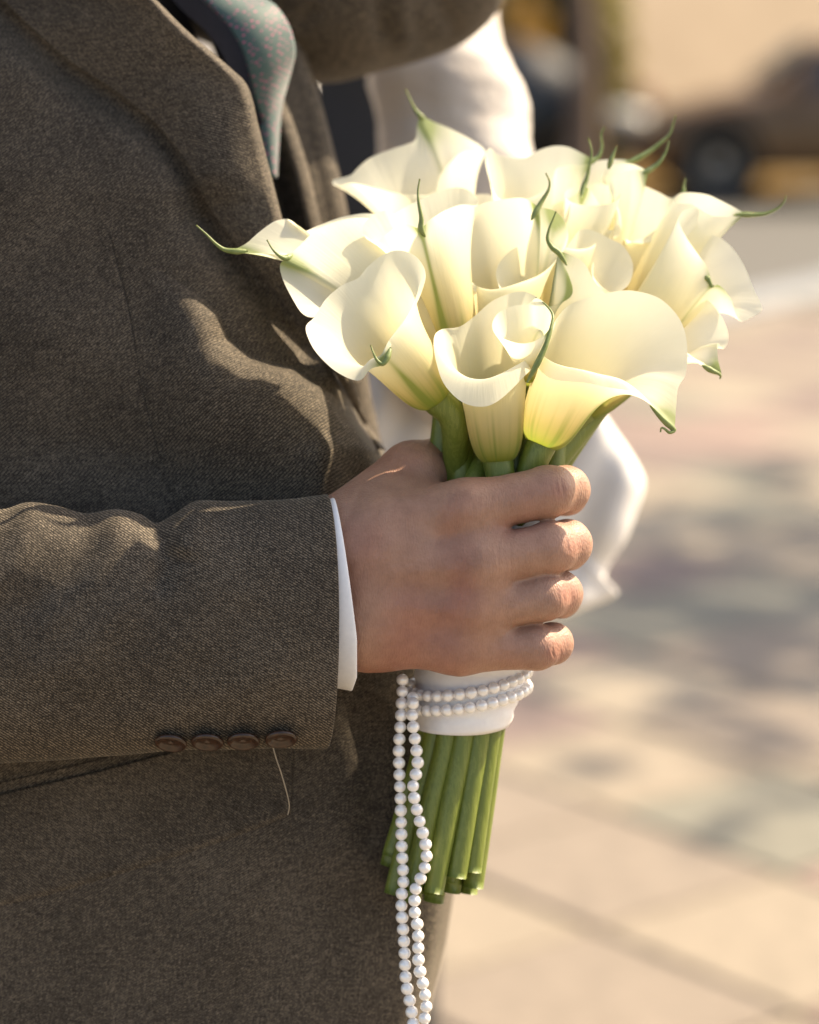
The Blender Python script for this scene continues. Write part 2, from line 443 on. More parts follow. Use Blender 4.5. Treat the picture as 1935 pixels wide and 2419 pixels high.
# kerb: separate stones, each a bevelled block
kerb = obj("kerb", *merge([box((*kp(0, 0.16), -0.10), (60, 0.30, 0.1), math.atan2(kd[1], kd[0]))]), M['grout'], smooth=False)
kerb["kind"] = "structure"
def bevel_box_mesh(name, sx, sy, sz, b):
    h = np.array([sx, sy, sz]) / 2
    v = []
    for z, ins in ((-h[2], 0), (h[2] - b, 0), (h[2], b)):
        for x, y in ((-1, -1), (1, -1), (1, 1), (-1, 1)):
            v.append((x * (h[0] - ins), y * (h[1] - ins), z))
    f = [(3, 2, 1, 0), (8, 9, 10, 11)]
    for k in (0, 4):
        for i in range(4):
            f.append((k + i, k + (i + 1) % 4, k + 4 + (i + 1) % 4, k + 4 + i))
    return make_mesh(name, np.array(v), f, smooth=False)
ks_me = bevel_box_mesh("kerb_stone", 0.99, 0.30, 0.16, 0.015); ks_me.materials.append(M['kerbstone'])
for i in range(-6, 12):
    o = bpy.data.objects.new("kerb_stone", ks_me); COL.objects.link(o); o.parent = kerb
    c = kp(i * 1.0, 0.16); o.location = (c[0], c[1], -0.058 + random.uniform(-.003, .003)); o.rotation_euler = (0, 0, math.atan2(kd[1], kd[0]))
# pavers
TS = 0.40; ang = math.radians(38)
ca, sa = math.cos(ang), math.sin(ang)
cand = []
for i in range(-60, 60):
    for j in range(-60, 60):
        x = (i + 0.5) * TS; y = (j + 0.5) * TS
        X = x * ca - y * sa + 1.0; Y = x * sa + y * ca + 7.0
        q = np.array([X, Y]) - k0
        if q @ kn > -0.28 or Y < 1.9 or abs(X) > 9: continue
        d = np.array([X, Y, 0]) - CAMPOS; dep = d @ FWD
        px = CX + FPX * (d @ RGT) / dep; py = CY - FPX * (d @ UPV) / dep
        vis = 700 < px < 2100 and 300 < py < 2600
        cand.append((not vis, Y if vis else 100 + Y + abs(X), X, Y))
cand.sort()
pv_me = []
for m_ in PAV:
    me = bevel_box_mesh("paver", TS - 0.010, TS - 0.010, 0.05, 0.006); me.materials.append(m_); pv_me.append(me)
rest = [[] for _ in PAV]
for k, (nv, _, X, Y) in enumerate(cand):
    ci = random.choice([0, 0, 1, 2, 3, 4, 5])
    z = -0.025 + random.uniform(-0.002, 0.002)
    if k < 300:
        o = bpy.data.objects.new("paver", pv_me[ci]); COL.objects.link(o); o.parent = pave
        o.location = (X, Y, z); o.rotation_euler = (random.uniform(-.004, .004), random.uniform(-.004, .004), ang)
    else:
        rest[ci].append(box((X, Y, z), (TS - 0.010, TS - 0.010, 0.05), ang))
V = []; F = []; mi = []
o_ = 0
for ci, bs in enumerate(rest):
    if not bs: continue
    v, f = merge(bs); V.append(v); F += [tuple(i + o_ for i in q) for q in f]; mi += [ci] * len(f); o_ += len(v)
me = make_mesh("far_pavers", np.concatenate(V), F, smooth=False)
for m_ in PAV: me.materials.append(m_)
me.polygons.foreach_set("material_index", np.array(mi, np.int32))
fp = link("far_pavers", me, None, pave); fp["kind"] = "stuff"
# verge with fallen leaves
vg = sheet("verge", [kp(-60, 4.4), kp(60, 4.4), kp(60, 40), kp(-60, 40)], -0.05, M['litter'])
def leaf_cloud(n, fn, size):
    V = np.zeros((n * 4, 3)); F = np.arange(n * 4).reshape(n, 4)
    for i in range(n):
        c = np.array(fn()); a = rng.normal(size=3); a /= np.linalg.norm(a)
        b = np.cross(a, rng.normal(size=3)); b /= np.linalg.norm(b)
        s = size * rng.uniform(0.6, 1.3)
        V[i * 4:i * 4 + 4] = [c - a * s, c + b * s * 0.45, c + a * s, c - b * s * 0.45]
    return V, F
def lit():
    p = kp(rng.uniform(-6, 14), 4.5 + rng.uniform(0, 9)); return (p[0], p[1], -0.04 + rng.uniform(0, 0.03))
v, f = leaf_cloud(4500, lit, 0.06)
o = obj("leaf_litter", v, f, M['ochre'], smooth=False); o["kind"] = "stuff"
o["label"] = "ochre fallen leaves scattered on the verge beyond the road"; o["category"] = "leaves"

# ------------------------------------------------------------------ background things
def tree(x, y, h, tr, crown_c, crown_r, nleaf, size, m, label, z0=-0.05, nm="street_tree", group=None):
    t = empty(nm, (x, y, z0), label, "tree", group)
    path = catmull([(0, 0, -0.1), (0.03, 0, h * 0.3), (-0.04, 0.03, h * 0.6), (0.02, 0, h)], 14)
    parts = [tube(path, np.linspace(tr * 1.15, tr * 0.45, 14), 12)]
    for k in range(7):
        a = k * 2.4 + random.random(); r = crown_r * 0.75
        s = path[8 + k % 5]
        e = np.array([math.cos(a) * r, math.sin(a) * r, crown_c + random.uniform(-.3, .6) * crown_r * 0.7])
        pp = catmull([s, (s + e) / 2 + np.array([0, 0, .2]), e], 8)
        parts.append(tube(pp, np.linspace(tr * 0.38, tr * 0.08, 8), 7))
    V, F = merge(parts)
    obj("trunk", V, F, M['bark'], t)
    cl = [np.array([rng.normal() * .5, rng.normal() * .5, rng.normal() * .38]) for _ in range(34)]
    def pt():
        c = cl[rng.integers(len(cl))]; q = c + rng.normal(size=3) * 0.17
        return (q[0] * crown_r, q[1] * crown_r, crown_c + q[2] * crown_r)
    v, f = leaf_cloud(nleaf, pt, size)
    obj("crown", v, f, m, t, smooth=False)
    return t
p = at(1368, 532, 16.6)
tree(p[0], p[1], 4.2, 0.105, 4.6, 1.7, 2600, 0.09, M['leaf'], "slim brown street tree on the leafy verge before the cream wall")
# shade trees standing along the pavement, beyond the picture's edge
tree(5.3, 7.9, 4.5, 0.13, 4.9, 1.5, 900, 0.13, M['leaf'], "yellow green tree shading the pavement beside the kerb", -0.02, "shade_tree")

def car(name, loc, rz, paint, label, facing=-1):
    t = empty(name, loc, label, "car")
    L_ = 4.4
    st = np.linspace(0, 1, 45)
    def zt(u):   # upper outline from nose to tail
        return np.interp(u, [0, .02, .06, .20, .27, .40, .55, .72, .86, .93, .98, 1], [.55, .66, .78, .93, .98, 1.38, 1.46, 1.42, 1.08, 1.02, .9, .6])
    def zs(u):
        return np.interp(u, [0, .02, .06, .20, .27, .6, .86, .93, .98, 1], [.5, .6, .72, .86, .90, .94, .97, .95, .85, .56])
    rows = []
    for u in st:
        a, b = zt(u), zs(u)
        hw = 0.88 * (1 - 0.55 * max(0, (0.10 - u) / 0.10) ** 2) * (1 - 0.4 * max(0, (u - 0.92) / 0.08) ** 2)
        wr = np.interp(a - b, [0, .1, .5], [hw * 0.80, hw * 0.76, hw * 0.66])
        z0 = np.interp(u, [0, .05, .95, 1], [.34, .22, .22, .36])
        half = [(0, a), (wr * .6, a - .005), (wr, a - .03), (hw * .93, b + (a - b) * .05), (hw, b - .07), (hw * 1.01, .55), (hw, .38), (hw * .95, z0), (0, z0)]
        ring = half + [(-q[0], q[1]) for q in half[-2:0:-1]]
        rows.append([((u - .5) * L_, q[0], q[1]) for q in ring])
    V = np.array(rows); n, m_ = V.shape[:2]
    F = [tuple(q) for q in grid_faces(n, m_, cv=True)] + [tuple(range(m_ - 1, -1, -1)), tuple(range((n - 1) * m_, n * m_))]
    body = obj("body", V.reshape(-1, 3), F, paint, t)
    # side glass and windscreen lying on the cabin
    for s in (-1, 1):
        for (u0, u1, u2, u3) in ((.325, .50, .41, .50), (.52, .72, .52, .68)):
            q = []
            for u, k in ((u0, .18), (u1, .18), (u3, .86), (u2, .86)):
                a, b = zt(u), zs(u); hw = .88
                wr = np.interp(a - b, [0, .1, .5], [hw * .80, hw * .76, hw * .66])
                kk = min(k, .9)
                y = hw * .93 + (wr - hw * .93) * kk
                q.append(((u - .5) * L_, s * (y + .012), b + (a - b) * kk))
            q = np.array(q)
            obj("side_window", np.concatenate([q, q + [0, s * .006, 0]]), [(0, 1, 2, 3), (4, 5, 6, 7), (0, 1, 5, 4), (2, 3, 7, 6)], M['glass_dark'], t, smooth=False)
    q = np.array([((.285 - .5) * L_, -.62, 1.02), ((.285 - .5) * L_, .62, 1.02), ((.395 - .5) * L_, .52, 1.385), ((.395 - .5) * L_, -.52, 1.385)]) + [-.03, 0, .02]
    obj("windscreen", np.concatenate([q, q + [-.006, 0, .006]]), [(0, 1, 2, 3), (4, 5, 6, 7)], M['glass_dark'], t, smooth=False)
    # wheels
    A = np.linspace(0, 2 * math.pi, 32, endpoint=False)
    prof = [(.19, -.09), (.25, -.11), (.31, -.10), (.325, -.05), (.325, .05), (.31, .10), (.25, .11), (.19, .09)]
    ty = np.array([[(r * math.cos(a), y, r * math.sin(a)) for r, y in prof] for a in A])
    ty_me = make_mesh("tyre", ty.reshape(-1, 3), grid_faces(32, 8, cu=True, cv=True))
    parts = []
    for k in range(7):
        a = k * 2 * math.pi / 7
        parts.append(tube([(0, 0, 0), (.2 * math.cos(a), 0, .2 * math.sin(a))], [.045, .030], 8))
    pr = np.array([[(r * math.cos(a), y, r * math.sin(a)) for r, y in ((.175, -.05), (.205, -.07), (.205, .07), (.175, .05))] for a in A])
    parts.append((pr.reshape(-1, 3), [tuple(q) for q in grid_faces(32, 4, cu=True, cv=True)]))
    hub = tube([(0, -.06, 0), (0, .06, 0)], [.06, .06], 16); parts.append(hub)
    parts.append(tube([(0, -.02, 0), (0, .02, 0)], [.18, .18], 24))
    rv, rf = merge(parts); rm_me = make_mesh("rim", rv, rf, smooth=False)
    ty_me.materials.append(M['tyre']); rm_me.materials.append(M['rim'])
    for u in (.185, .80):
        for s in (-1, 1):
            w_ = bpy.data.objects.new("wheel", ty_me); COL.objects.link(w_); w_.parent = t
            w_.location = ((u - .5) * L_, s * .80, .325)
            r_ = bpy.data.objects.new("rim", rm_me); COL.objects.link(r_); r_.parent = w_; r_.location = (0, s * .05, 0)
            ar = tube([(((u - .5) * L_), s * .70, .34), (((u - .5) * L_), s * .892, .34)], [.40, .40], 32)
            obj("wheel_arch", *ar, M['tyre'], t)
    for s in (-1, 1):
        a = np.linspace(0, 2 * math.pi, 16, endpoint=False); 
        hv = np.array([[(-.5 * L_ + .10 + .12 * math.sin(k) - .03, s * (.62 + .16 * math.cos(k) * math.cos(b)), .70 + .075 * math.sin(b)) for b in a] for k in np.linspace(-1.5, 1.5, 7)])
        obj("headlight", hv.reshape(-1, 3), grid_faces(7, 16, cv=True), M['lamp'], t)
        obj("tail_light", *box((.5 * L_ - .08, s * .60, .86), (.14, .30, .16)), M['red'], t, smooth=False)
        obj("mirror", *merge([box(((.33 - .5) * L_, s * .97, 1.0), (.10, .18, .13))]), paint, t, smooth=False)
    obj("bumper", *merge([box((-.5 * L_ + .06, 0, .42), (.16, 1.3, .16))]), M['tyre'], t, smooth=False)
    t.rotation_euler = (0, 0, rz)
    return t
wp = at(1696, 381, 22.0)
# front wheel sits at local x=(.185-.5)*4.4=-1.386, near side local y=-.80
car("parked_car", (wp[0] + 1.386, wp[1] + 0.80, wp[2] - .325), 0.0, M['car_bronze'], "bronze brown parked car with alloy wheels before the cream wall")
dp = at(1330, 330, 26.0)
car("parked_car", (dp[0] - 1.35, dp[1], -0.05), 0.08, M['car_dark'], "black parked car with red tail light behind the slim tree trunk")
# cream building behind
bo = at(1425, 200, 33)
bld = empty("cream_building", (bo[0], bo[1], -0.05), "cream rendered building behind the parked bronze car", "building")
bld.rotation_euler = (0, 0, math.atan2(0.8, 0.6))
obj("wall", *box((8, 3, 4.05), (16, 6, 8.1)), M['render_wall'], bld, smooth=False)
obj("plinth", *box((8, -.04, .25), (16.1, .12, .5)), M['plinth'], bld, smooth=False)
for i in range(4):
    cx_ = 2.2 + i * 3.6
    w_ = obj("window", *box((cx_, -.02, 3.6), (1.5, .14, 1.7)), M['frame_white'], bld, smooth=False)
    for s_ in (-.36, .36):
        obj("pane", *box((cx_ + s_, -.10, 3.6), (.62, .04, 1.5)), M['glass_dark'], w_, smooth=False)
obj("roof", *box((8, 2.9, 8.26), (16.8, 7, .3)), M['plinth'], bld, smooth=False)
def bush(name, px0, px1, Y, h, m, n, label, size=.1, under=None):
    a = at(px0, 300, Y)[0]; b = at(px1, 300, Y)[0]
    t = empty(name, ((a + b) / 2, Y, -0.05), label, "hedge" if "hedge" in name else "bush")
    hw = (b - a) / 2
    cl = [np.array([rng.uniform(-1, 1), rng.uniform(-.5, .5), rng.uniform(.1, .9)]) for _ in range(40)]
    def pt():
        c = cl[rng.integers(40)] + rng.normal(size=3) * .12
        return (c[0] * hw, c[1], abs(c[2]) * h)
    v, f = leaf_cloud(n, pt, size)
    parts = []
    for k in range(5):
        xx = (k / 4 - .5) * 1.6 * hw
        parts.append(tube([(xx, 0, -.05), (xx + .1, .05, h * .4), (xx - .05, 0, h * .8)], [.05, .03, .012], 6))
    obj("stem", *merge(parts), M['bark'], t)
    obj("foliage", v, f, m, t, smooth=False)
bush("hedge", 1120, 1440, 30, 2.3, M['darkleaf'], 9000, "dark clipped hedge behind the black parked car")
bush("autumn_bush", 1195, 1290, 28.3, 1.9, M['ochre'], 700, "ochre autumn bush in front of the dark hedge", .12)
bush("autumn_bush", 1395, 1475, 24.6, 2.0, M['leaf'], 700, "yellow green bush beside the slim tree trunk", .12)

# ------------------------------------------------------------------ people: the groom
def pl(y, ys, xs): return np.interp(y, ys, xs)
EY = [-900, -400, 0, 100, 224, 339, 501, 750, 900, 960, 1000, 1062, 1300, 1600, 1800, 2000, 2103, 2230, 2370, 2500, 2800, 3200]
EX = [520, 560, 600, 650, 690, 720, 750, 790, 822, 838, 858, 905, 985, 1045, 1075, 1085, 1073, 1053, 1020, 985, 900, 840]
XB = -620.0
def near_w(q):
    q = np.clip(np.abs(q), 0, 1)
    return 270 + 110 * q ** 4 + 520 * (1 - np.sqrt(np.maximum(1 - q ** 60, 0)))
WM = 900.0
def E(y): return pl(y, EY, EX)
def torso_ab(y):
    e = E(y); return (e + XB) / 2, (e - XB) / 2
def torso_w(x, y):
    c, a = torso_ab(y)
    q = np.clip((x - c) / a, -1, 1)
    return near_w(q)
def seg_field(x, y, poly):
    """distance, signed side and position along a polyline"""
    best = np.full(x.shape, 1e9); side = np.zeros(x.shape); tt = np.zeros(x.shape)
    P = np.array(poly, float); n = len(P) - 1
    for i in range(n):
        a, b = P[i], P[i + 1]; ab = b - a
        t = np.clip(((x - a[0]) * ab[0] + (y - a[1]) * ab[1]) / ab.dot(ab), 0, 1)
        dx = x - a[0] - t * ab[0]; dy = y - a[1] - t * ab[1]; d = np.hypot(dx, dy)
        cr = ab[0] * dy - ab[1] * dx
        m = d < best
        best = np.where(m, d, best); side = np.where(m, np.sign(cr), side); tt = np.where(m, (i + t) / n, tt)
    return best, side, tt
def ridge(x, y, poly, wu, wd, h, ends=0.12):
    d, s, t = seg_field(x, y, poly)
    w_ = np.where(s > 0, wd, wu)
    g = np.exp(-(d / w_) ** 2)
    ta = np.clip(np.minimum(t, 1 - t) / max(ends, 1e-3), 0, 1); ta = ta * ta * (3 - 2 * ta)
    return h * g * (ta if ends > 0 else 1.0)
CREST = [(250, 560), (400, 655), (473, 700), (518, 744), (540, 800), (593, 842), (646, 857), (695, 864), (736, 891), (790, 936), (870, 1010), (960, 1090)]
DART = [(262, 560), (306, 739), (340, 936), (386, 1104), (417, 1203), (440, 1300)]
def shelf(x, y, poly, h, rise, decay, ends):
    """cloth that starts at a crease and swells outwards on one side of it"""
    d, sd, t = seg_field(x, y, poly)
    a1 = np.clip((x - 330) / 190, 0, 1); a2 = np.clip((860 - x) / 110, 0, 1); ta = a1 * a1 * (3 - 2 * a1) * a2 * a2 * (3 - 2 * a2)
    s_ = np.where(sd > 0, d, 0)
    return h * (1 - np.exp(-s_ / rise)) * np.exp(-(s_ / decay) ** 2) * ta
def torso_disp(x, y):
    f = shelf(x, y, CREST, 135, 75, 340, 0.25)
    u_ = np.clip(470 - y, 0, 800); f -= 0.34 * u_ ** 2 / (u_ + 170)
    f += ridge(x, y, [(-20, -140), (20, -20), (40, 60), (40, 160), (10, 320)], 90, 130, 26, 0.3)
    f -= ridge(x, y, [(-60, -60), (15, 10), (148, 133), (266, 212), (365, 291), (419, 355), (458, 414), (493, 483), (542, 557), (616, 646), (690, 739), (769, 848)], 36, 44, 52, 0.05)
    f -= ridge(x, y, [(440, 420), (520, 560), (600, 680), (690, 790), (790, 900)], 70, 60, 34, 0.15)
    f += ridge(x, y, [(-100, 760), (150, 800), (350, 870), (520, 960)], 120, 120, 16, 0.3)
    f -= ridge(x, y, [(-50, 1050), (200, 1060), (420, 1100), (620, 1070)], 70, 80, 18, 0.3)
    f += ridge(x, y, [(780, 1640), (800, 1800), (770, 1950), (740, 2150)], 70, 80, 9, 0.3)
    f -= ridge(x, y, [(860, 1640), (880, 1850), (870, 2050)], 40, 40, 12, 0.25)
    f += ridge(x, y, [(640, 1850), (560, 2050), (520, 2400)], 80, 80, 10, 0.25)
    f += ridge(x, y, [(700, 1130), (800, 1080), (900, 1060)], 30, 40, 16, 0.3)
    f -= ridge(x, y, DART, 6, 6, 4.5, 0.06)
    for ln in ([(123, 2117), (140, 2250), (175, 2450)], [(460, 2150), (468, 2280), (480, 2460)]):
        f -= ridge(x, y, ln, 5, 5, 3.5, 0.02)
    p3 = np.stack([x, y, 0 * x], -1).reshape(-1, 3)
    f += (sines(p3, 3, 0.006, 5) * 3.0).reshape(x.shape)
    return f
def torso_surf(x, y):
    return torso_w(x, y) - torso_disp(x, y) * np.clip((E(y) - x) / 60.0, 0.0, 1)
gx, gy = P1(300, 1200, 1300)[:2]
GROOM = empty("person", (gx, gy, -0.0), "person in a brown wool suit holding the calla lily bouquet", "person")
GO = np.array([gx, gy, 0.0])
# jacket body: one shell round the torso, open at the front above the button
ys = np.concatenate([np.linspace(-900, -120, 24), np.linspace(-112, 2480, 470), np.linspace(2500, 3200, 24)])
nth = 330
LAPM_Y = [-900, -60, 0, 133, 212, 291, 414, 557, 646, 739, 848, 912, 1000, 1062, 1063, 3300]
LAPM_X = [150, 150, 190, 345, 425, 470, 545, 610, 665, 715, 780, 825, 858, 905, 905, 905]
rows = []; uvs = []
for y in ys:
    c, a = torso_ab(y)
    xf = min(pl(y, LAPM_Y, LAPM_X), c + a)
    th0 = math.acos(np.clip((xf - c) / a, -1, 1)) if y < 1062 else -1.0 * min(1, (y - 1062) / 130)
    vis1 = 2.25
    th = np.concatenate([np.linspace(th0, vis1, nth - 60), np.linspace(vis1, 2 * math.pi - 1.25, 61)[1:]])
    q = np.cos(th); x = c + a * q
    w = np.where(np.sin(th) >= 0, near_w(q), 2 * WM - near_w(q))
    near = np.sin(th) > 0
    dsp = torso_disp(x, np.full_like(x, y))
    fade = np.clip((c + a - x) / 60, 0, 1)
    k = np.where(near, dsp * fade, 0)
    x2 = x; w2 = w - k
    yy = np.full_like(x, y) - k * 0.25
    rows.append(Pm(x2, yy, w2))
    ar = np.concatenate([[0], np.cumsum(np.hypot(np.diff(x), np.diff(w)))])
    ar -= ar[np.argmin(np.abs(th - 1.4))]
    uvs.append(np.stack([ar, np.full_like(x, -y)], -1))
V = np.array(rows); n_, m_ = V.shape[:2]
JK = obj("jacket", V.reshape(-1, 3), grid_faces(n_, m_)[:, ::-1].copy(), M['suit'], GROOM, GO, uv=np.array(uvs).reshape(-1, 2))
so = JK.modifiers.new("cloth_thickness", 'SOLIDIFY'); so.thickness = 0.0018; so.offset = -1
# dark waistcoat inside
ys2 = np.linspace(-900, 1300, 60); th = np.linspace(0, 2 * math.pi, 60, endpoint=False)
rows = []
for y in ys2:
    c, a = torso_ab(y); a2 = a - 60; 
    x = c - 30 + a2 * np.cos(th) * 0.97; w = 950 - 400 * np.sin(th)
    x = x - 75 * np.exp(-((y - 200) / 500) ** 2)
    rows.append(Pm(x, np.full_like(x, y), w))
V = np.array(rows)
obj("waistcoat", V.reshape(-1, 3), [tuple(q) for q in grid_faces(60, 60, cv=True)] + [tuple(range(60))], M['lining'], GROOM, GO)
# near lapel
LL = [(-130, -140), (15, 10), (148, 133), (266, 212), (365, 291), (419, 355), (458, 414), (493, 483), (542, 557), (616, 646), (690, 739), (769, 848), (812, 915), (850, 985), (893, 1060)]
LR = [(230, -140), (370, 0), (444, 74), (542, 158), (587, 207), (611, 296), (631, 375), (655, 468), (674, 545), (694, 625), (722, 715), (772, 812), (832, 898), (864, 990), (913, 1064)]
nt_ = 160
a_ = catmull(np.array(LL), nt_); b_ = catmull(np.array(LR), nt_)
# soften the corner of the break line only a little
rows = []; uvs = []
for i in range(nt_):
    l, r = a_[i], b_[i]
    wid = np.linalg.norm(r - l)
    R_ = min(24.0, wid * 0.22)
    dirv = (r - l) / wid
    s = np.linspace(0, 1, 34)
    flat = l + dirv * ((wid - R_) * s)[:, None]
    wl = float(torso_surf(np.array([l[0]]), np.array([l[1]]))[0]) - float(np.interp(l[1], [0, 250, 450], [26, 34, 46]))
    wr = float(torso_w(np.array([r[0]]), np.array([r[1]]))[0]) - 30
    wr = min(wr, wl + wid * float(np.interp(l[1], [0, 250], [.46, .30])))
    w = wl + (wr - wl) * (0.35 * s + 0.65 * s ** 2.0) - (10 + 0.06 * wid) * float(np.interp(l[1], [0, 250], [.1, 1])) * np.sin(math.pi * np.clip(s, 0, 1)) 
    w = w + 5 * np.sin(i * 0.05 + s * 3)
    ph = np.linspace(0, math.pi * 1.15, 14)[1:]
    sl = (w[-1] - w[-2]) / (np.linalg.norm(flat[-1] - flat[-2]) + 1e-9)
    roll = flat[-1] + dirv * (R_ * np.sin(ph))[:, None]
    wr2 = w[-1] + R_ * 2.2 * (1 - np.cos(ph)) + sl * R_ * np.sin(ph)
    back = np.linspace(0, 1, 8)[1:]
    bk = roll[-1] - dirv * (back * (wid - R_) * 0.5)[:, None]
    wb = wr2[-1] + back * 10 - (wr - wl) * 0.0 * back
    # left edge thickness
    le = np.array([l + dirv * 2, l - dirv * 1.0]); 
    wle = np.array([w[0] + 11, w[0] + 5.0])
    xy = np.concatenate([le, flat, roll, bk]); ww = np.concatenate([wle, w, wr2, wb])
    rows.append(Pm(xy[:, 0], xy[:, 1], ww))
    ar = np.concatenate([[0], np.cumsum(np.hypot(np.linalg.norm(np.diff(xy, axis=0), axis=1), np.diff(ww)))])
    uvs.append(np.stack([ar + l[0] * 0.3, np.full(len(ar), -l[1] * 1.15 + 31)], -1))
V = np.array(rows)
obj("lapel", V.reshape(-1, 3), grid_faces(V.shape[0], V.shape[1])[:, ::-1].copy(), M['suit'], GROOM, GO, uv=np.array(uvs).reshape(-1, 2))
# far lapel and far front panel: two rounded folds of cloth
def fold_strip(name, right, width, w0, w1, R_, dep):
    b = catmull(np.array(right, float), 70)
    rows = []; uvs = []
    for i in range(len(b)):
        r = b[i]; s = np.linspace(0, 1, 20)
        x = r[0] - width + (width - R_) * s
        w = w0 + (w1 - w0) * s - 14 * np.sin(math.pi * s)
        ph = np.linspace(0, math.pi * 1.05, 14)[1:]
        x2 = r[0] - R_ + R_ * np.sin(ph); w2 = w[-1] + R_ * dep * (1 - np.cos(ph))
        x3 = x2[-1] - np.linspace(0, 1, 6)[1:] * width * 0.8; w3 = w2[-1] + np.linspace(0, 1, 6)[1:] * 20
        X = np.concatenate([x, x2, x3]); Wd = np.concatenate([w, w2, w3])
        rows.append(Pm(X, np.full_like(X, r[1]), Wd))
        uvs.append(np.stack([X, np.full_like(X, -r[1])], -1))
    V = np.array(rows)
    return obj(name, V.reshape(-1, 3), grid_faces(V.shape[0], V.shape[1])[:, ::-1].copy(), M['suit'], GROOM, GO, uv=np.array(uvs).reshape(-1, 2))
fold_strip("lapel", [(560, -150), (610, 60), (655, 198), (691, 282), (728, 396), (759, 527), (800, 700), (850, 900)], 90, 930, 780, 34, 1.6)
fold_strip("front_panel", [(620, -160), (672, 31), (712, 104), (754, 224), (785, 339), (822, 501), (850, 700), (872, 900), (905, 1062)], 200, 940, 1010, 46, 1.8)
# tie
TL = [(380, -130), (440, -50), (483, 5), (535, 57), (571, 115), (587, 172), (597, 224), (613, 282), (626, 350), (634, 420)]
TR = [(470, -130), (545, -60), (603, 0), (644, 26), (670, 63), (683, 110), (676, 151), (662, 200), (648, 262), (637, 420)]
a_ = catmull(np.array(TL), 70); b_ = catmull(np.array(TR), 70)
rows = []; uvs = []
for i in range(70):
    t = i / 69; l, r = a_[i], b_[i]; wid = np.linalg.norm(r - l); dv = (r - l) / (wid + 1e-9)
    s = np.linspace(0, 1, 18)
    xy = l + dv * (wid * s)[:, None]
    arch = 120 * math.sin(math.pi * min(1, t * 1.25)) 
    w = 700 - arch * 0.8 + 70 * s ** 1.5 - 10 * np.sin(math.pi * s)
    rows.append(Pm(xy[:, 0], xy[:, 1], w)); uvs.append(np.stack([s * 110, np.full(18, i * 8.0)], -1))
V = np.array(rows)
tie = obj("tie", V.reshape(-1, 3), grid_faces(70, 18)[:, ::-1].copy(), M['tie'], GROOM, GO, uv=np.array(uvs).reshape(-1, 2))
so = tie.modifiers.new("cloth_thickness", 'SOLIDIFY'); so.thickness = 0.004; so.offset = -1
# underside of the tie, its shade put into a dark colour
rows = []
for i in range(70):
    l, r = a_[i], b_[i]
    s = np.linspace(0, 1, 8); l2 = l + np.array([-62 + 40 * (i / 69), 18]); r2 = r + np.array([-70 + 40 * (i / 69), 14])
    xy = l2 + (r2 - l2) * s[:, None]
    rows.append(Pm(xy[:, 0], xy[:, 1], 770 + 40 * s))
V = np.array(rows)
obj("shaded_tie_underside", V.reshape(-1, 3), grid_faces(70, 8)[:, ::-1].copy(), M['tie_back'], GROOM, GO)
# near sleeve
SX = [-460, -300, -120, 0, 63, 130, 198, 271, 330, 370, 415, 469, 560, 660, 751, 800]
STp = [1150, 1170, 1195, 1203, 1188, 1195, 1211, 1203, 1215, 1234, 1212, 1183, 1184, 1180, 1170, 1166]
SB = [1900, 1865, 1830, 1805, 1800, 1796, 1792, 1786, 1780, 1776, 1774, 1772, 1770, 1769, 1769, 1769]
nx_, na = 260, 220
us = np.linspace(0, 1, nx_); xs = -460 + (772 + 460) * us
tops = catmull(np.stack([SX, STp], 1), 900); tpi = np.interp(xs, tops[:, 0], tops[:, 1]); bti = np.interp(xs, SX, SB)
angs = np.linspace(0, 2 * math.pi, na, endpoint=False)   # 0 top, pi/2 near side, pi bottom
SLEEVE_FOLDS = [([(70, 1150), (75, 1230), (20, 1330), (-60, 1420)], 45, 45, 27), ([(210, 1150), (215, 1290), (140, 1400), (20, 1480)], 45, 45, -16),
    ([(290, 1150), (280, 1260), (200, 1370), (60, 1520)], 45, 45, 17), ([(372, 1150), (372, 1250), (395, 1320), (360, 1420)], 28, 28, -20), ([(470, 1150), (445, 1240), (415, 1320)], 42, 32, 20),
    ([(330, 1400), (200, 1520), (40, 1620)], 50, 60, 9), ([(640, 1190), (620, 1330), (560, 1450)], 60, 60, 6),
    ([(520, 1560), (350, 1640), (120, 1700)], 50, 60, -6), ([(700, 1560), (560, 1620), (420, 1650)], 60, 60, 5)]
rows = []; uvs = []
for i, x in enumerate(xs):
    yc = (tpi[i] + bti[i]) / 2; hy = (bti[i] - tpi[i]) / 2
    cs, sn = np.cos(angs), np.sin(angs)
    y = yc - hy * np.sign(cs) * np.abs(cs) ** 0.9
    hw = 175 + 25 * (1 - us[i])
    w = 45 - hw * np.sign(sn) * np.abs(sn) ** 0.85
    end = us[i] ** 6
    X = x + end * (26 * np.clip(sn, 0, 1) ** 1.3 - 25 * np.clip(-sn, 0, 1))
    dsp = np.zeros(na)
    for poly, a1, a2, h in SLEEVE_FOLDS:
        dsp += ridge(np.full(na, x), y, poly, a1, a2, h, 0.2)
    dsp = dsp * np.clip(sn + 0.15, 0, 1) + 1.5 * np.sin(x * .03 + y * .013)
    ny, nw = -cs * hw, -sn * hy; nl = np.hypot(ny, nw)
    rows.append(Pm(X, y + dsp * ny / nl * 0.6, w + dsp * nw / nl))
    uvs.append(np.stack([X, -y * 1.0 + np.where(sn < 0, 2000 + 2 * y, 0)], -1))
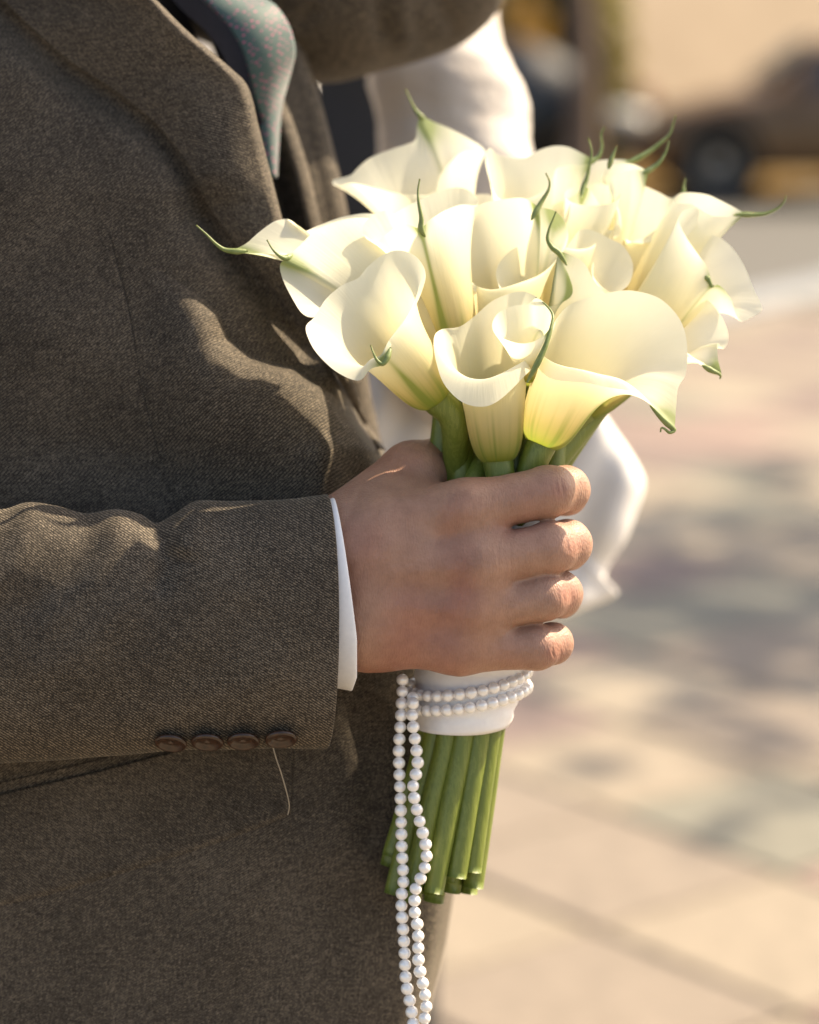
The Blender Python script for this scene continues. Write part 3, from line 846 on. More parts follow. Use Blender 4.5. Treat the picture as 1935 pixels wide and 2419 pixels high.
# fold the hem inside
hem = []
for k, (dx, sc) in enumerate(((3.5, 0.992), (1.0, 0.978), (-60, 0.955))):
    yc = (tpi[-1] + bti[-1]) / 2; hy = (bti[-1] - tpi[-1]) / 2 * sc
    cs, sn = np.cos(angs), np.sin(angs)
    y = yc - hy * np.sign(cs) * np.abs(cs) ** 0.9; w = 45 - 175 * sc * np.sign(sn) * np.abs(sn) ** 0.85
    X = 772 + dx + (26 * np.clip(sn, 0, 1) ** 1.3 - 25 * np.clip(-sn, 0, 1))
    rows.append(Pm(X, y, w)); uvs.append(np.stack([X, -y], -1))
V = np.array(rows)
SL = obj("sleeve", V.reshape(-1, 3), grid_faces(V.shape[0], na, cv=True)[:, ::-1].copy(), M['suit'], GROOM, GO, uv=np.array(uvs).reshape(-1, 2))
# upper arm sleeve outside the picture, joining shoulder and elbow
def cap_mesh(pts, h, k, disp=None, seed=0):
    A = np.array([p[0] for p in pts]); r = [p[1] for p in pts]
    mr = max(r) + 4 * h
    s = SDF(A.min(0) - mr, A.max(0) + mr, h); s.chain(A, r, k); V, F = s.mesh()
    if disp:
        V = V + vnormals(V, F) * (sines(V, seed, disp[1], 6) * disp[0])[:, None]
    return V, F
V, F = cap_mesh([(P1(-480, 1520, 45), .055), (P1(-560, 400, 250), .062), (P1(-380, -560, 700), .07)], .008, .02, (.002, 25), 3)
obj("upper_sleeve", V, F, M['suit'], GROOM, GO, uv=np.stack([V[:, 1] / S, V[:, 2] / S], 1))
V, F = cap_mesh([(P1(100, -560, 1330), .15), (P1(250, -860, 1330), .07), (P1(280, -1000, 1330), .058)], .012, .05)
obj("collar", V, F, M['suit'], GROOM, GO, uv=np.stack([V[:, 0] / S, V[:, 2] / S], 1))
# sleeve buttons
bprof = [(0, -.3), (.08, -.3), (.12, .3), (.34, .3), (.56, .5), (.66, 1.4), (.80, 3.2), (.92, 3.2), (1.0, 1.6), (.97, 0), (.80, -1.0), (0, -1.2)]
A = np.linspace(0, 2 * math.pi, 40, endpoint=False)
bv = np.array([[(r * 39 * S * math.cos(a), r * 39 * S * math.sin(a), z * 3.0 * S) for r, z in bprof] for a in A])
bt_me = make_mesh("button", bv.reshape(-1, 3), grid_faces(40, len(bprof), cu=True)); bt_me.materials.append(M['button'])
for k, (x, y) in enumerate([(404, 1752), (490, 1750), (575, 1748), (664, 1743)]):
    o = bpy.data.objects.new("button", bt_me); COL.objects.link(o); o.parent = SL
    pos = P1(x, y, -62)
    nrm = -FWD * 0.52 - UPV * 0.84 + RGT * (0.05 * (k - 1.5)); nrm /= np.linalg.norm(nrm)
    o.location = pos - GO
    o.rotation_euler = Vector(nrm).to_track_quat('Z', 'Y').to_euler()
tv, tf = tube(catmull(PA([(640, 1745, -40), (652, 1790, -35), (667, 1835, -20), (683, 1897, 0), (680, 1925, 10)]), 20), np.linspace(1.9, 1.3, 20) * S, 8)
obj("loose_thread", tv, tf, M['thread'], SL, GO)
# pocket: flap piece and the dark welt lines
def on_torso(x, y, off):
    x = np.asarray(x, float); y = np.asarray(y, float)
    return Pm(x, y, torso_surf(x, y) - off)
ft = catmull(np.array([(-180, 1928), (0, 1880), (220, 1828), (413, 1778), (600, 1735), (700, 1716)], float), 90)
fb = catmull(np.array([(-180, 2190), (0, 2143), (113, 2117), (427, 2023), (600, 1963), (690, 1925)], float), 90)
rows = []; uvs = []
for i in range(90):
    s = np.linspace(0, 1, 30)
    xy = ft[i] + (fb[i] - ft[i]) * s[:, None]
    off = 6.0 + 2 * np.sin(math.pi * s); off[-1] = -2; off[-2] = 4.5
    if i == 89: off[:] = -2
    rows.append(on_torso(xy[:, 0], xy[:, 1], off)); uvs.append(np.stack([xy[:, 0] * 1.02 + 13, -xy[:, 1]], -1))
V = np.array(rows)
fl = obj("pocket_flap", V.reshape(-1, 3), grid_faces(90, 30).copy(), M['suit'], JK, GO, uv=np.array(uvs).reshape(-1, 2))
for dy in (-3, -30):
    q = ft[:, :].copy(); q[:, 1] += dy
    w = torso_surf(q[:, 0], q[:, 1]) - 5.0
    tv, tf = tube(Pm(q[:, 0], q[:, 1], w), 1.5 * S, 6)
    obj("pocket_seam", tv, tf, M['welt'], JK, GO)
q = catmull(np.array(DART, float), 60); kq = torso_disp(q[:, 0], q[:, 1])
tv, tf = tube(Pm(q[:, 0], q[:, 1] - .25 * kq, torso_w(q[:, 0], q[:, 1]) - kq - .6), 1.3 * S, 6)
obj("dart_seam", tv, tf, M['welt'], JK, GO)
# shirt cuff
rows = []
ang2 = np.linspace(0, 2 * math.pi, 120, endpoint=False)
cs, sn = np.cos(ang2), np.sin(ang2)
def cuff_ring(f, sc, dx=0.0):
    y = 1404 - 226 * sc * np.sign(cs) * np.abs(cs) ** 0.92
    w = 40 - 152 * sc * np.sign(sn) * np.abs(sn) ** 0.9
    xe = 787 + 53 * np.clip((y - 1178) / 330, 0, 1) ** 0.75 - np.where(y > 1600, (y - 1600) * 0.35, 0) + np.clip(-sn, 0, 1) * -30
    return Pm(730 + (xe - 730) * f + dx, y, w)
for f in np.linspace(0, 1, 14): rows.append(cuff_ring(f, 0.93 + 0.08 * f))
for dx, sc in ((3, 1.004), (3.5, .992), (0, .982), (-70, .97)): rows.append(cuff_ring(1.0, sc, dx))
V = np.array(rows)
obj("shirt_cuff", V.reshape(-1, 3), grid_faces(V.shape[0], 120, cv=True)[:, ::-1].copy(), M['cuff'], GROOM, GO)
# far arm in its brown sleeve
V, F = cap_mesh([(P1(420, -160, 1150), .052), (P1(760, -95, 1250), .060), (P1(960, -130, 1380), .056), (P1(980, -420, 1560), .048)], .0035, .03)
Nn = vnormals(V, F)
dloc = V - CAMPOS; dep = dloc @ FWD; px = CX + FPX * (dloc @ RGT) / dep; py = CY - FPX * (dloc @ UPV) / dep
dd = -ridge(px, py, [(890, -120), (900, 20), (912, 110)], 22, 22, 18, .2) + ridge(px, py, [(940, -80), (950, 60), (960, 130)], 26, 26, 12, .2) - ridge(px, py, [(1000, -60), (1060, 40), (1090, 90)], 20, 24, 10, .2) - ridge(px, py, [(750, 10), (700, 70)], 18, 18, 12, .2)
V = V + Nn * (dd * S)[:, None]
obj("far_sleeve", V, F, M['suit'], GROOM, GO, uv=np.stack([px * 1.2, -py * 1.2], 1))
# trousers and shoes below the jacket, outside the picture
hipx, hipy = gx, gy
for s in (-1, 1):
    V, F = cap_mesh([((hipx, hipy + s * .09, .86), .105), ((hipx + .02, hipy + s * .10, .48), .075), ((hipx - .01, hipy + s * .11, .09), .062)], .012, .02, (.003, 22), 5)
    obj("trouser_leg", V, F, M['suit'], GROOM, GO, uv=np.stack([V[:, 1] / S, V[:, 2] / S], 1))
    V, F = cap_mesh([((hipx - .06, hipy + s * .11, .047), .045), ((hipx + .08, hipy + s * .12, .040), .042), ((hipx + .17, hipy + s * .125, .034), .034)], .008, .02)
    obj("shoe", V, F, M['tyre'], GROOM, GO)

# the holding hand: one continuous surface with the wrist and forearm
def hp(x, y, w): return P1(x, y, w)
h_ = 3.6 * S
allp = [hp(600, 1000, -180), hp(1440, 1640, 460), hp(600, 1640, 460), hp(1440, 980, -180)]
lo_ = np.min(allp, 0) - .006; hi_ = np.max(allp, 0) + .004
s = SDF(lo_, hi_, h_)
k = 52 * S
def C(a, b, ra, rb, kk=k, F=None): s.cap(hp(*a), hp(*b), ra * S, rb * S, kk, F)
C((640, 1335, 45), (880, 1300, 35), 132, 105); C((640, 1455, 45), (880, 1468, 35), 132, 104)
C((900, 1245, 25), (1100, 1205, -8), 84, 62); C((890, 1330, 5), (1128, 1335, -26), 90, 60)
C((890, 1420, 8), (1118, 1440, -18), 88, 54); C((880, 1496, 28), (1085, 1530, 4), 84, 50)
C((830, 1245, 90), (975, 1120, 150), 92, 76)
C((975, 1116, 152), (1085, 1080, 290), 74, 58, 30 * S); C((1085, 1080, 290), (1215, 1095, 385), 56, 46, 20 * S)
C((920, 1190, 75), (1045, 1180, 62), 62, 36, 45 * S)
FING = [[(1020, 1222, 5, 58), (1102, 1202, -10, 62), (1296, 1162, 12, 60), (1338, 1157, 64, 54), (1338, 1166, 215, 50), (1235, 1185, 330, 42)],
        [(1040, 1336, -15, 56), (1132, 1332, -28, 61), (1300, 1294, 2, 60), (1340, 1285, 56, 57), (1342, 1298, 210, 50), (1235, 1310, 335, 42)],
        [(1030, 1436, -10, 52), (1122, 1438, -18, 56), (1286, 1410, 8, 56), (1323, 1403, 60, 52), (1324, 1412, 200, 47), (1225, 1415, 320, 40)],
        [(1000, 1526, 10, 48), (1085, 1534, 2, 53), (1268, 1528, 24, 52), (1305, 1520, 70, 48), (1304, 1522, 190, 44), (1215, 1515, 290, 36)]]
for ch in FING:
    m0, m1 = ch[1], ch[2]
    f = (1172 - m0[0]) / (m1[0] - m0[0])
    e = tuple(m0[i_] + (m1[i_] - m0[i_]) * f for i_ in range(3))
    C(m0[:3], e, m0[3] - 5, m0[3] - 8, 66 * S)
for fi, ch in enumerate(FING):
    Gf = s.new()
    s.chain([hp(*c[:3]) for c in ch], [c[3] * S for c in ch], 16 * S, Gf)
    pass
    s.union(Gf, 11 * S)
V, F = s.mesh()
# keep the part outside the sleeve plus a little inside
Nn = vnormals(V, F)
for _ in range(2):
    Nn = vnormals(V, F)
dl = V - CAMPOS; dep = dl @ FWD; px = CX + FPX * (dl @ RGT) / dep; py = CY - FPX * (dl @ UPV) / dep; wz = (dep - D0) / S
disp = sines(V, 11, 160, 6) * 0.9
# knuckle creases over the middle joints
facing = np.clip(-(Nn @ FWD) * 1.6, 0, 1)
for (cx_, cy_, r_, tilt) in ((1322, 1152, 46, .20), (1352, 1284, 44, .16), (1338, 1402, 38, .10), (1312, 1540, 30, .05)):
    for off, dep_, cu in ((-20, .9, .5), (-9, 1.7, .55), (3, 1.4, -.1), (11, 1.5, -.5)):
        off += 3 * math.sin(cx_ * 7 + off)
        pts = [(cx_ + off + cu * ((t / r_) ** 2) * 22 + tilt * t, cy_ + t) for t in np.linspace(-r_ * .8, r_ * .8, 7)]
        disp -= ridge(px, py, pts, 3.6, 3.6, dep_, .45) * (wz < 110)
# knuckle bumps and tendons on the back of the hand
for (cx_, cy_, rr, hh) in ((1098, 1215, 70, 3), (1122, 1335, 66, 5), (1112, 1436, 58, 4), (1078, 1530, 50, 3)):
    disp += hh * np.exp(-((px - cx_) ** 2 + (py - cy_) ** 2) / rr ** 2) * facing
for poly, hh in (([(880, 1290), (1000, 1270), (1090, 1225)], 2.2), ([(860, 1360), (1000, 1350), (1110, 1338)], 2.6), ([(860, 1430), (990, 1440), (1100, 1438)], 2.2)):
    disp += ridge(px, py, poly, 20, 20, hh, .3) * facing
for cx_, cy_ in ((1060, 1270), (1065, 1388), (1040, 1485)):
    disp -= 1.5 * np.exp(-((px - cx_ + 10) ** 2 / 70 ** 2 + (py - cy_) ** 2 / 26 ** 2)) * facing
# fine cross wrinkles over the knuckles
for (x0_, y0_) in ((1080, 1215), (1100, 1335), (1090, 1438), (1180, 1190), (1200, 1320)):
    g = np.exp(-((px - x0_) ** 2 + (py - y0_) ** 2) / 60 ** 2) * facing
    disp -= g * 0.9 * np.maximum(0, np.sin(px * 0.42 + 2.2 * np.sin(py * .05 + x0_) + .06 * py)) ** 3
V = V + Nn * (disp * S)[:, None]
colr = np.tile(np.array([0.335, 0.190, 0.135]), (len(V), 1))
red = np.zeros(len(V))
for (cx_, cy_, rr, a) in ((1070, 1235, 60, .35), (1095, 1335, 55, .6), (1100, 1395, 45, .55), (1080, 1440, 60, .5), (1326, 1160, 26, .95), (1360, 1288, 26, 1.0), (1345, 1405, 25, .95), (1312, 1545, 26, 1.0), (1200, 1560, 60, .45), (1000, 1590, 160, .45), (1180, 1250, 30, .4), (1030, 1500, 70, .3)):
    red += a * np.exp(-((px - cx_) ** 2 + (py - cy_) ** 2) / rr ** 2)
red = np.clip(red + 0.18 * sines(V, 5, 120, 4), 0, 1)[:, None]
colr = colr * (1 - red) + np.array([0.305, 0.130, 0.095]) * red
tip_ = np.clip((px - 1180) / 200, 0, 1)[:, None]
colr = colr * (1 - .5 * tip_) + np.array([0.36, 0.225, 0.175]) * .5 * tip_
obj("hand", V, F[:, ::1].copy(), M['skin'], GROOM, GO, col=colr)

# ------------------------------------------------------------------ the bouquet
bx = P1(1150, 1300, 230)
BOUQ = empty("bouquet", tuple(P1(1010, 2100, 220)), "hand tied bouquet of white calla lilies with green stems and ribbon", "bouquet")
BO = np.array(P1(1010, 2100, 220))
DW = 60.0
def A_(X, Y, w): return (450 + X / 2.654, 480 + Y / 2.654, w + DW)
def B_(X, Y, w): return (780 + X / 3.317, 180 + Y / 3.317, w + DW)
def C_(X, Y, w): return (1080 + X / 3.080, 260 + Y / 3.080, w + DW)
def D_(X, Y, w): return (1000 + X / 2.614, 640 + Y / 2.614, w + DW)
def E_(X, Y, w): return (1450 + X / 3.833, 380 + Y / 3.833, w + DW)
def S_(X, Y, w): return (X, Y, w + DW)
def smooth(e0, e1, x):
    t = np.clip((x - e0) / (e1 - e0), 0, 1); return t * t * (3 - 2 * t)
def spathe(Bp, Tp, rim, tip, belly=66, throat=58, lift=0.12, N=132, Mm=44, rb=25, green=1.0, line=0.25):
    Bm, Tm = P1(*Bp), P1(*Tp)
    ax = Tm - Bm; H = np.linalg.norm(ax); ax /= H
    R = catmull(PA(rim), N, closed=True)
    tipm = P1(*rim[tip]); ti = int(np.argmin(np.linalg.norm(R - tipm, axis=1)))
    seg = np.linalg.norm(np.roll(R, -1, 0) - R, axis=1)
    u = np.concatenate([[0], np.cumsum(seg)[:-1]]) / seg.sum()
    e1 = tipm - Tm; e1 -= ax * e1.dot(ax); e1 /= np.linalg.norm(e1) + 1e-9; e2 = np.cross(ax, e1)
    q = R - Tm; a = np.unwrap(np.arctan2(q @ e2, q @ e1))
    tot = a[-1] - a[0]
    area = np.sum((q @ e1) * np.roll(q @ e2, -1) - np.roll(q @ e1, -1) * (q @ e2))
    sg = 1.0 if area > 0 else -1.0
    th = sg * 2 * math.pi * (u - u[ti])
    if abs(abs(tot) - 2 * math.pi) < 0.6 and np.sign(tot) == sg:
        ph = a - a[ti]; th = 0.5 * th + 0.5 * np.maximum.accumulate(ph * sg) * sg
    dirs = np.cos(th)[:, None] * e1 + np.sin(th)[:, None] * e2
    c0 = Bm + rb * S * dirs
    c1 = Bm + ax * H * 0.10 + belly * 1.30 * S * dirs
    c2 = Bm + ax * H * 0.55 + belly * 1.0 * S * dirs
    c3 = Tm + throat * 1.5 * S * dirs + ax * H * (lift - 0.06)
    t = np.linspace(0, 1, Mm) ** 0.9
    t = t[:, None, None]
    V = ((1 - t) ** 4 * c0 + 4 * (1 - t) ** 3 * t * c1 + 6 * (1 - t) ** 2 * t ** 2 * c2 + 4 * (1 - t) * t ** 3 * c3 + t ** 4 * R)
    tt = np.repeat(t[:, 0, 0][:, None], N, 1); dth = np.repeat(np.abs((th + math.pi) % (2 * math.pi) - math.pi)[None], Mm, 0)
    thr = np.repeat(th[None], Mm, 0)
    # gentle undulation of the blade
    ec = R - np.roll(R, 1, 0)
    c_gr = np.array([0.26, 0.31, 0.035]); c_ye = np.array([0.66, 0.53, 0.22]); c_cr = np.array([0.90, 0.83, 0.55]); c_wh = np.array([0.905, 0.885, 0.75])
    g0 = smooth(0.02, 0.42, tt)[..., None]; g1 = smooth(0.25, 0.70, tt)[..., None]; g2 = smooth(0.55, 0.95, tt)[..., None]
    col = c_gr * (1 - g0) + c_ye * g0
    col = col * (1 - g1) + c_cr * g1
    col = col * (1 - g2) + c_wh * g2
    rib = np.exp(-(dth / 0.30) ** 2) * 0.7 * (1 - smooth(0.15, 0.6, tt)) * green + np.exp(-(dth / 0.13) ** 2) * (0.85 * (1 - smooth(0.3, 0.75, tt)) + 0.8 * smooth(0.86, 1.0, tt) + 0.1) * green
    rib += np.exp(-(dth / 0.055) ** 2) * line * green
    rib += np.exp(-(dth / 0.34) ** 2) * 0.55 * smooth(0.90, 1.0, tt) * green
    vein = (np.maximum(0, np.cos(thr * 7 + 1.2 * np.sin(thr * 3))) ** 8 * 0.85 + np.maximum(0, np.cos(thr * 19 + 2.0 * np.sin(thr * 2))) ** 5 * 0.35) * (1 - smooth(0.10, 0.58, tt)) * green
    gm = np.clip(rib + vein, 0, 0.85)[..., None]
    col = col * (1 - gm) + np.array([0.22, 0.30, 0.055]) * gm
    uv = np.stack([thr / 6.283, tt], -1)
    return V.reshape(-1, 3), grid_faces(Mm, N, cv=True), uv.reshape(-1, 2), col.reshape(-1, 3)
# bundle slots: where each stem runs through the binding
slots = [(0, 0)] + [(math.cos(a) * 50, math.sin(a) * 50) for a in np.arange(6) * math.pi / 3 + .2] + [(math.cos(a) * 97, math.sin(a) * 97) for a in np.arange(13) * 2 * math.pi / 13]
def axis_c(y): return np.interp(y, [1000, 1130, 1250, 1700, 2100, 2200], [1185, 1172, 1150, 1092, 1012, 995])
free = list(slots)
LILY = []
def lily(Bp, Tp, rim, tip, tail, extra=None, dz=0.0, wall=1.0, label=None, **kw):
    def sh(p, k=1.0):
        w = p[2] - DW
        return (p[0], p[1], (w * wall if w > 0 else w) + dz * k + DW)
    Bp = sh(Bp, 0.45); Tp = sh(Tp, 0.85); rim = [sh(q) for q in rim]
    if tail is not None: tail = [sh(q) for q in tail]
    if extra: extra = [(sh(b), sh(t), [sh(q) for q in rr], tp, kk) for (b, t, rr, tp, kk) in extra]
    V, F, uv, col = spathe(Bp, Tp, rim, tip, **kw)
    if extra:
        for (b2, t2, r2, tp2, kw2) in extra:
            v2, f2, u2, c2 = spathe(b2, t2, r2, tp2, **kw2)
            F = np.concatenate([F, f2 + len(V)]); V = np.concatenate([V, v2]); uv = np.concatenate([uv, u2]); col = np.concatenate([col, c2])
    L = obj("calla_lily", V, F, M['petal'], BOUQ, BO, uv=uv, col=col)
    if label: L["label"] = label
    if tail is not None:
        pth = catmull(PA(tail), 26); n = len(pth); tt = np.linspace(0, 1, n)
        r = (1.9 + 8.6 * np.minimum(1, tt / 0.2) ** .8 * (1 - tt) ** 1.7) * S
        tv, tf = tube(pth, r, 10)
        obj("tip", tv, tf, M['tip'], L, BO)
    # stem from the flower base down through the binding to its cut end
    Bx, By, Bw = Bp
    best = min(free, key=lambda q: (q[0] * 1.0 - (Bx - 1190) * 0.9) ** 2 + (q[1] - (Bw - 200) * 0.9) ** 2)
    free.remove(best)
    dx, dq = best
    cw = 232
    ax = np.array(Bp, float) - np.array(Tp, float); ax /= np.linalg.norm(ax)
    b0 = np.array(Bp, float) - ax * 14; b1 = np.array(Bp, float) + ax * 60
    yb = 2112 + random.uniform(-34, 26) - (28 if dx > 55 else 0) - (55 if dx < -75 else 0)
    pts = [b0, b1, (axis_c(1130) + dx * 1.32, 1130 + 0, cw + dq * 1.2), (axis_c(1300) + dx, 1300, cw + dq), (axis_c(1680) + dx * .82, 1680, cw + dq * .8), (axis_c(1900) + dx * .95, 1900, cw + dq), (axis_c(yb) + dx * 1.08, yb, cw - 5 + dq * 1.1)]
    if b1[1] > 1090: pts.pop(2)
    pp = catmull(PA(pts), 60)
    tv, tf = tube(pp, np.concatenate([np.linspace(38, 34, 12), np.linspace(34, 29, 12), np.linspace(29, 25.5, 36)]) * S, 16)
    obj("stem", tv, tf, M['stem'], L, BO)
    LILY.append(L)

# front centre
lily(S_(1177, 1096, 20), S_(1162, 880, 0),
     [D_(700, 570, -10), D_(620, 655, -60), D_(480, 790, -105), D_(370, 838, -120), D_(240, 810, -120), D_(130, 700, -105), D_(80, 560, -75), D_(65, 420, -30), D_(110, 362, 10), D_(220, 345, 50), D_(310, 285, 100), D_(420, 190, 125), D_(540, 138, 135), D_(640, 132, 125), D_(750, 200, 90), D_(795, 300, 50), D_(760, 460, 15)],
     15, [D_(640, 690, -50), D_(700, 580, -52), D_(752, 470, -46), D_(788, 360, -32), D_(799, 270, -10), D_(752, 205, 25), D_(695, 164, 60)], extra=[(D_(660, 690, -5), D_(640, 520, -5), [D_(440, 385, -50), D_(428, 320, -30), D_(470, 255, 10), D_(560, 215, 40), D_(650, 205, 55), D_(700, 168, 40), D_(770, 215, 20), D_(797, 270, -5), D_(770, 370, -35), D_(690, 432, -60), D_(600, 448, -70), D_(500, 420, -65)], 8, dict(belly=22, throat=30, rb=6, lift=.1))],
     dz=-15, wall=0.5, belly=64, throat=52, lift=0.50, label="front lily with its tip rolled inwards into a small cup")
# front right, widest
lily(S_(1276, 1056, 30), S_(1345, 880, 20),
     [D_(700, 570, -10), D_(750, 640, -50), D_(830, 676, -85), D_(1000, 692, -105), D_(1130, 717, -110), D_(1290, 747, -115), D_(1400, 822, -105), D_(1480, 910, -90), D_(1545, 975, -75), D_(1560, 860, -45), D_(1575, 720, -15), D_(1622, 632, 10), D_(1628, 450, 50), D_(1590, 310, 90), D_(1500, 200, 130), D_(1400, 145, 155), D_(1250, 120, 170), D_(1080, 150, 180), D_(930, 195, 170), D_(840, 270, 120), D_(790, 390, 50), D_(730, 480, 10)],
     8, [D_(1400, 830, -103), D_(1480, 918, -90), D_(1535, 968, -80), D_(1548, 985, -78), D_(1520, 998, -85), D_(1490, 975, -90), D_(1470, 970, -90), D_(1465, 995, -88)],
     dz=-15, wall=0.5, belly=68, throat=62, lift=0.52, label="widest lily, open bowl with a drooping green tip")
# left front
lily(S_(1036, 950, 20), S_(915, 800, -30),
     [A_(1218, 1005, -120), A_(1130, 1040, -110), A_(1055, 1112, -110), A_(920, 1060, -120), A_(800, 950, -110), A_(740, 850, -90), A_(725, 770, -60), A_(780, 710, -30), A_(850, 600, 10), A_(950, 515, 50), A_(1050, 470, 80), A_(1110, 400, 100), A_(1190, 335, 110), A_(1270, 300, 105), A_(1350, 303, 95), A_(1430, 350, 75), A_(1475, 445, 45), A_(1445, 570, 10), A_(1385, 690, -30), A_(1310, 800, -70), A_(1255, 900, -100)],
     0, [A_(1255, 905, -108), A_(1235, 965, -118), A_(1205, 1008, -124), A_(1170, 985, -126), A_(1145, 935, -124), A_(1130, 890, -120)],
     dz=-40, wall=0.5, belly=64, throat=54, lift=0.34)
# big left
lily(S_(1085, 905, 110), S_(950, 690, 80),
     [A_(600, 345, -10), A_(562, 390, -10), A_(580, 480, -15), A_(640, 600, -25), A_(700, 690, -35), A_(770, 716, -30), A_(880, 680, 50), A_(1050, 660, 115), A_(1250, 560, 150), A_(1330, 400, 150), A_(1300, 230, 150), A_(1200, 120, 160), A_(1090, 90, 150), A_(950, 105, 130), A_(800, 160, 100), A_(690, 260, 45)],
     0, [A_(640, 320, 10), A_(600, 345, -10), A_(565, 335, -20), A_(520, 295, -24), A_(480, 230, -20)], dz=45, belly=60, throat=56)
# far left, tip stretched out
lily(S_(1095, 890, 200), S_(880, 600, 170),
     [A_(270, 300, 50), A_(350, 252, 70), A_(430, 182, 90), A_(520, 118, 110), A_(600, 99, 130), A_(650, 122, 125), A_(700, 178, 175), A_(800, 142, 215), A_(950, 88, 240), A_(1130, 66, 255), A_(1280, 130, 270), A_(1250, 300, 260), A_(1000, 370, 240), A_(800, 345, 190), A_(650, 325, 120), A_(520, 314, 65), A_(380, 314, 46)],
     0, [A_(360, 300, 56), A_(290, 302, 52), A_(215, 292, 46), A_(160, 255, 40), A_(100, 195, 35), A_(36, 138, 32)], dz=-15, belly=54, throat=50, label="lily stretching its long green tip towards the lapel")
# upper left, top
lily(S_(1135, 870, 250), S_(1010, 470, 170),
     [B_(710, 318, 190), B_(680, 400, 185), B_(660, 505, 175), B_(500, 565, 150), B_(330, 630, 130), B_(235, 700, 115), B_(165, 772, 105), B_(90, 795, 98), B_(25, 815, 92), B_(28, 852, 88), B_(95, 850, 90), B_(180, 838, 85), B_(380, 885, 60), B_(560, 925, 45), B_(760, 930, 45), B_(825, 880, 55), B_(850, 790, 70), B_(930, 685, 95), B_(1050, 590, 140), B_(1150, 600, 190), B_(1222, 610, 220), B_(1190, 555, 230), B_(1100, 495, 225), B_(950, 415, 215), B_(820, 362, 205)],
     0, [B_(740, 350, 195), B_(705, 310, 190), B_(665, 260, 186), B_(630, 190, 182), B_(588, 103, 180)], dz=420, belly=62, throat=62, lift=.05)
# centre with the green rib
lily(S_(1085, 860, 60), S_(1030, 600, 40),
     [B_(705, 1190, -50), B_(600, 1162, -40), B_(510, 1190, -20), B_(430, 1245, -5), B_(350, 1300, 0), B_(275, 1262, 10), B_(258, 1180, 20), B_(330, 1090, 40), B_(440, 1050, 60), B_(495, 1080, 85), B_(620, 1010, 130), B_(830, 912, 160), B_(970, 873, 170), B_(1080, 892, 160), B_(1155, 968, 140), B_(1140, 1010, 105), B_(1030, 1006, 55), B_(900, 1052, 15), B_(790, 1120, -25)],
     0, [B_(745, 1260, -46), B_(712, 1195, -54), B_(715, 1110, -58), B_(695, 1000, -60), B_(688, 900, -58), B_(702, 805, -54)], dz=100, line=0.8, belly=60, throat=48, lift=.05, label="lily showing a dark green rib down its outer side")
# centre, leaning
lily(S_(1150, 935, 80), S_(1200, 640, 60),
     [C_(590, 700, 60), C_(480, 640, 75), C_(300, 655, 85), C_(150, 695, 80), C_(20, 800, 60), C_(-20, 960, 40), C_(20, 1150, 20), C_(120, 1310, 0), C_(230, 1400, -10), C_(340, 1420, 0), C_(480, 1300, 20), C_(650, 1180, 50), C_(790, 1000, 90), C_(800, 850, 120), C_(720, 740, 110)],
     0, [C_(540, 800, 40), C_(575, 735, 48), C_(625, 650, 55), C_(665, 580, 58), C_(672, 520, 58), C_(645, 458, 56)], dz=120, belly=62, throat=66, lift=0.1)
# the one with the raised centre tip
lily(S_(1265, 930, 90), S_(1300, 745, 60),
     [C_(735, 1030, -40), C_(850, 1066, -35), C_(930, 1120, -30), C_(985, 1225, -25), C_(1040, 1300, -15), C_(1105, 1338, 0), C_(1240, 1280, 50), C_(1280, 1130, 100), C_(1212, 992, 120), C_(1120, 940, 130), C_(1000, 880, 135), C_(900, 870, 130), C_(840, 935, 110), C_(780, 1000, 95), C_(690, 992, 105), C_(560, 990, 110), C_(430, 1000, 95), C_(340, 1070, 70), C_(285, 1165, 45), C_(300, 1270, 15), C_(360, 1370, -15), C_(560, 1450, -35), C_(760, 1400, -40), C_(840, 1330, -40), C_(815, 1210, -42), C_(760, 1100, -42)],
     0, [C_(800, 1130, -44), C_(740, 1040, -46), C_(690, 1000, -48), C_(658, 940, -50), C_(668, 870, -50), C_(695, 800, -48), C_(720, 738, -46)], dz=125, line=0.6, belly=54, throat=50, lift=.05)
# tip pointing straight up
lily(S_(1270, 880, 160), S_(1345, 560, 110),
     [C_(928, 560, 150), C_(1000, 630, 130), C_(1055, 740, 115), C_(1066, 850, 100), C_(1040, 930, 80), C_(950, 1010, 50), C_(780, 1030, 40), C_(620, 960, 60), C_(550, 860, 90), C_(590, 770, 120), C_(700, 690, 145), C_(840, 630, 158)],
     0, [C_(900, 640, 130), C_(920, 565, 148), C_(945, 490, 154), C_(965, 400, 156), C_(978, 300, 156), C_(953, 200, 155)], dz=190, belly=56, throat=50, lift=.06)
# upper right with a curled lip
lily(S_(1330, 860, 230), S_(1450, 500, 205),
     [C_(1390, 450, 200), C_(1290, 396, 230), C_(1180, 388, 250), C_(1080, 430, 250), C_(1040, 560, 230), C_(1050, 750, 180), C_(1060, 900, 130), C_(1120, 935, 118), C_(1175, 915, 118), C_(1197, 850, 122), C_(1182, 745, 132), C_(1135, 645, 142), C_(1106, 560, 150), C_(1122, 490, 158), C_(1200, 460, 168), C_(1300, 432, 182)],
     0, [C_(1320, 470, 190), C_(1385, 445, 198), C_(1460, 392, 204), C_(1505, 330, 208), C_(1530, 270, 210), C_(1540, 222, 210)], dz=190, belly=56, throat=46, lift=.05)
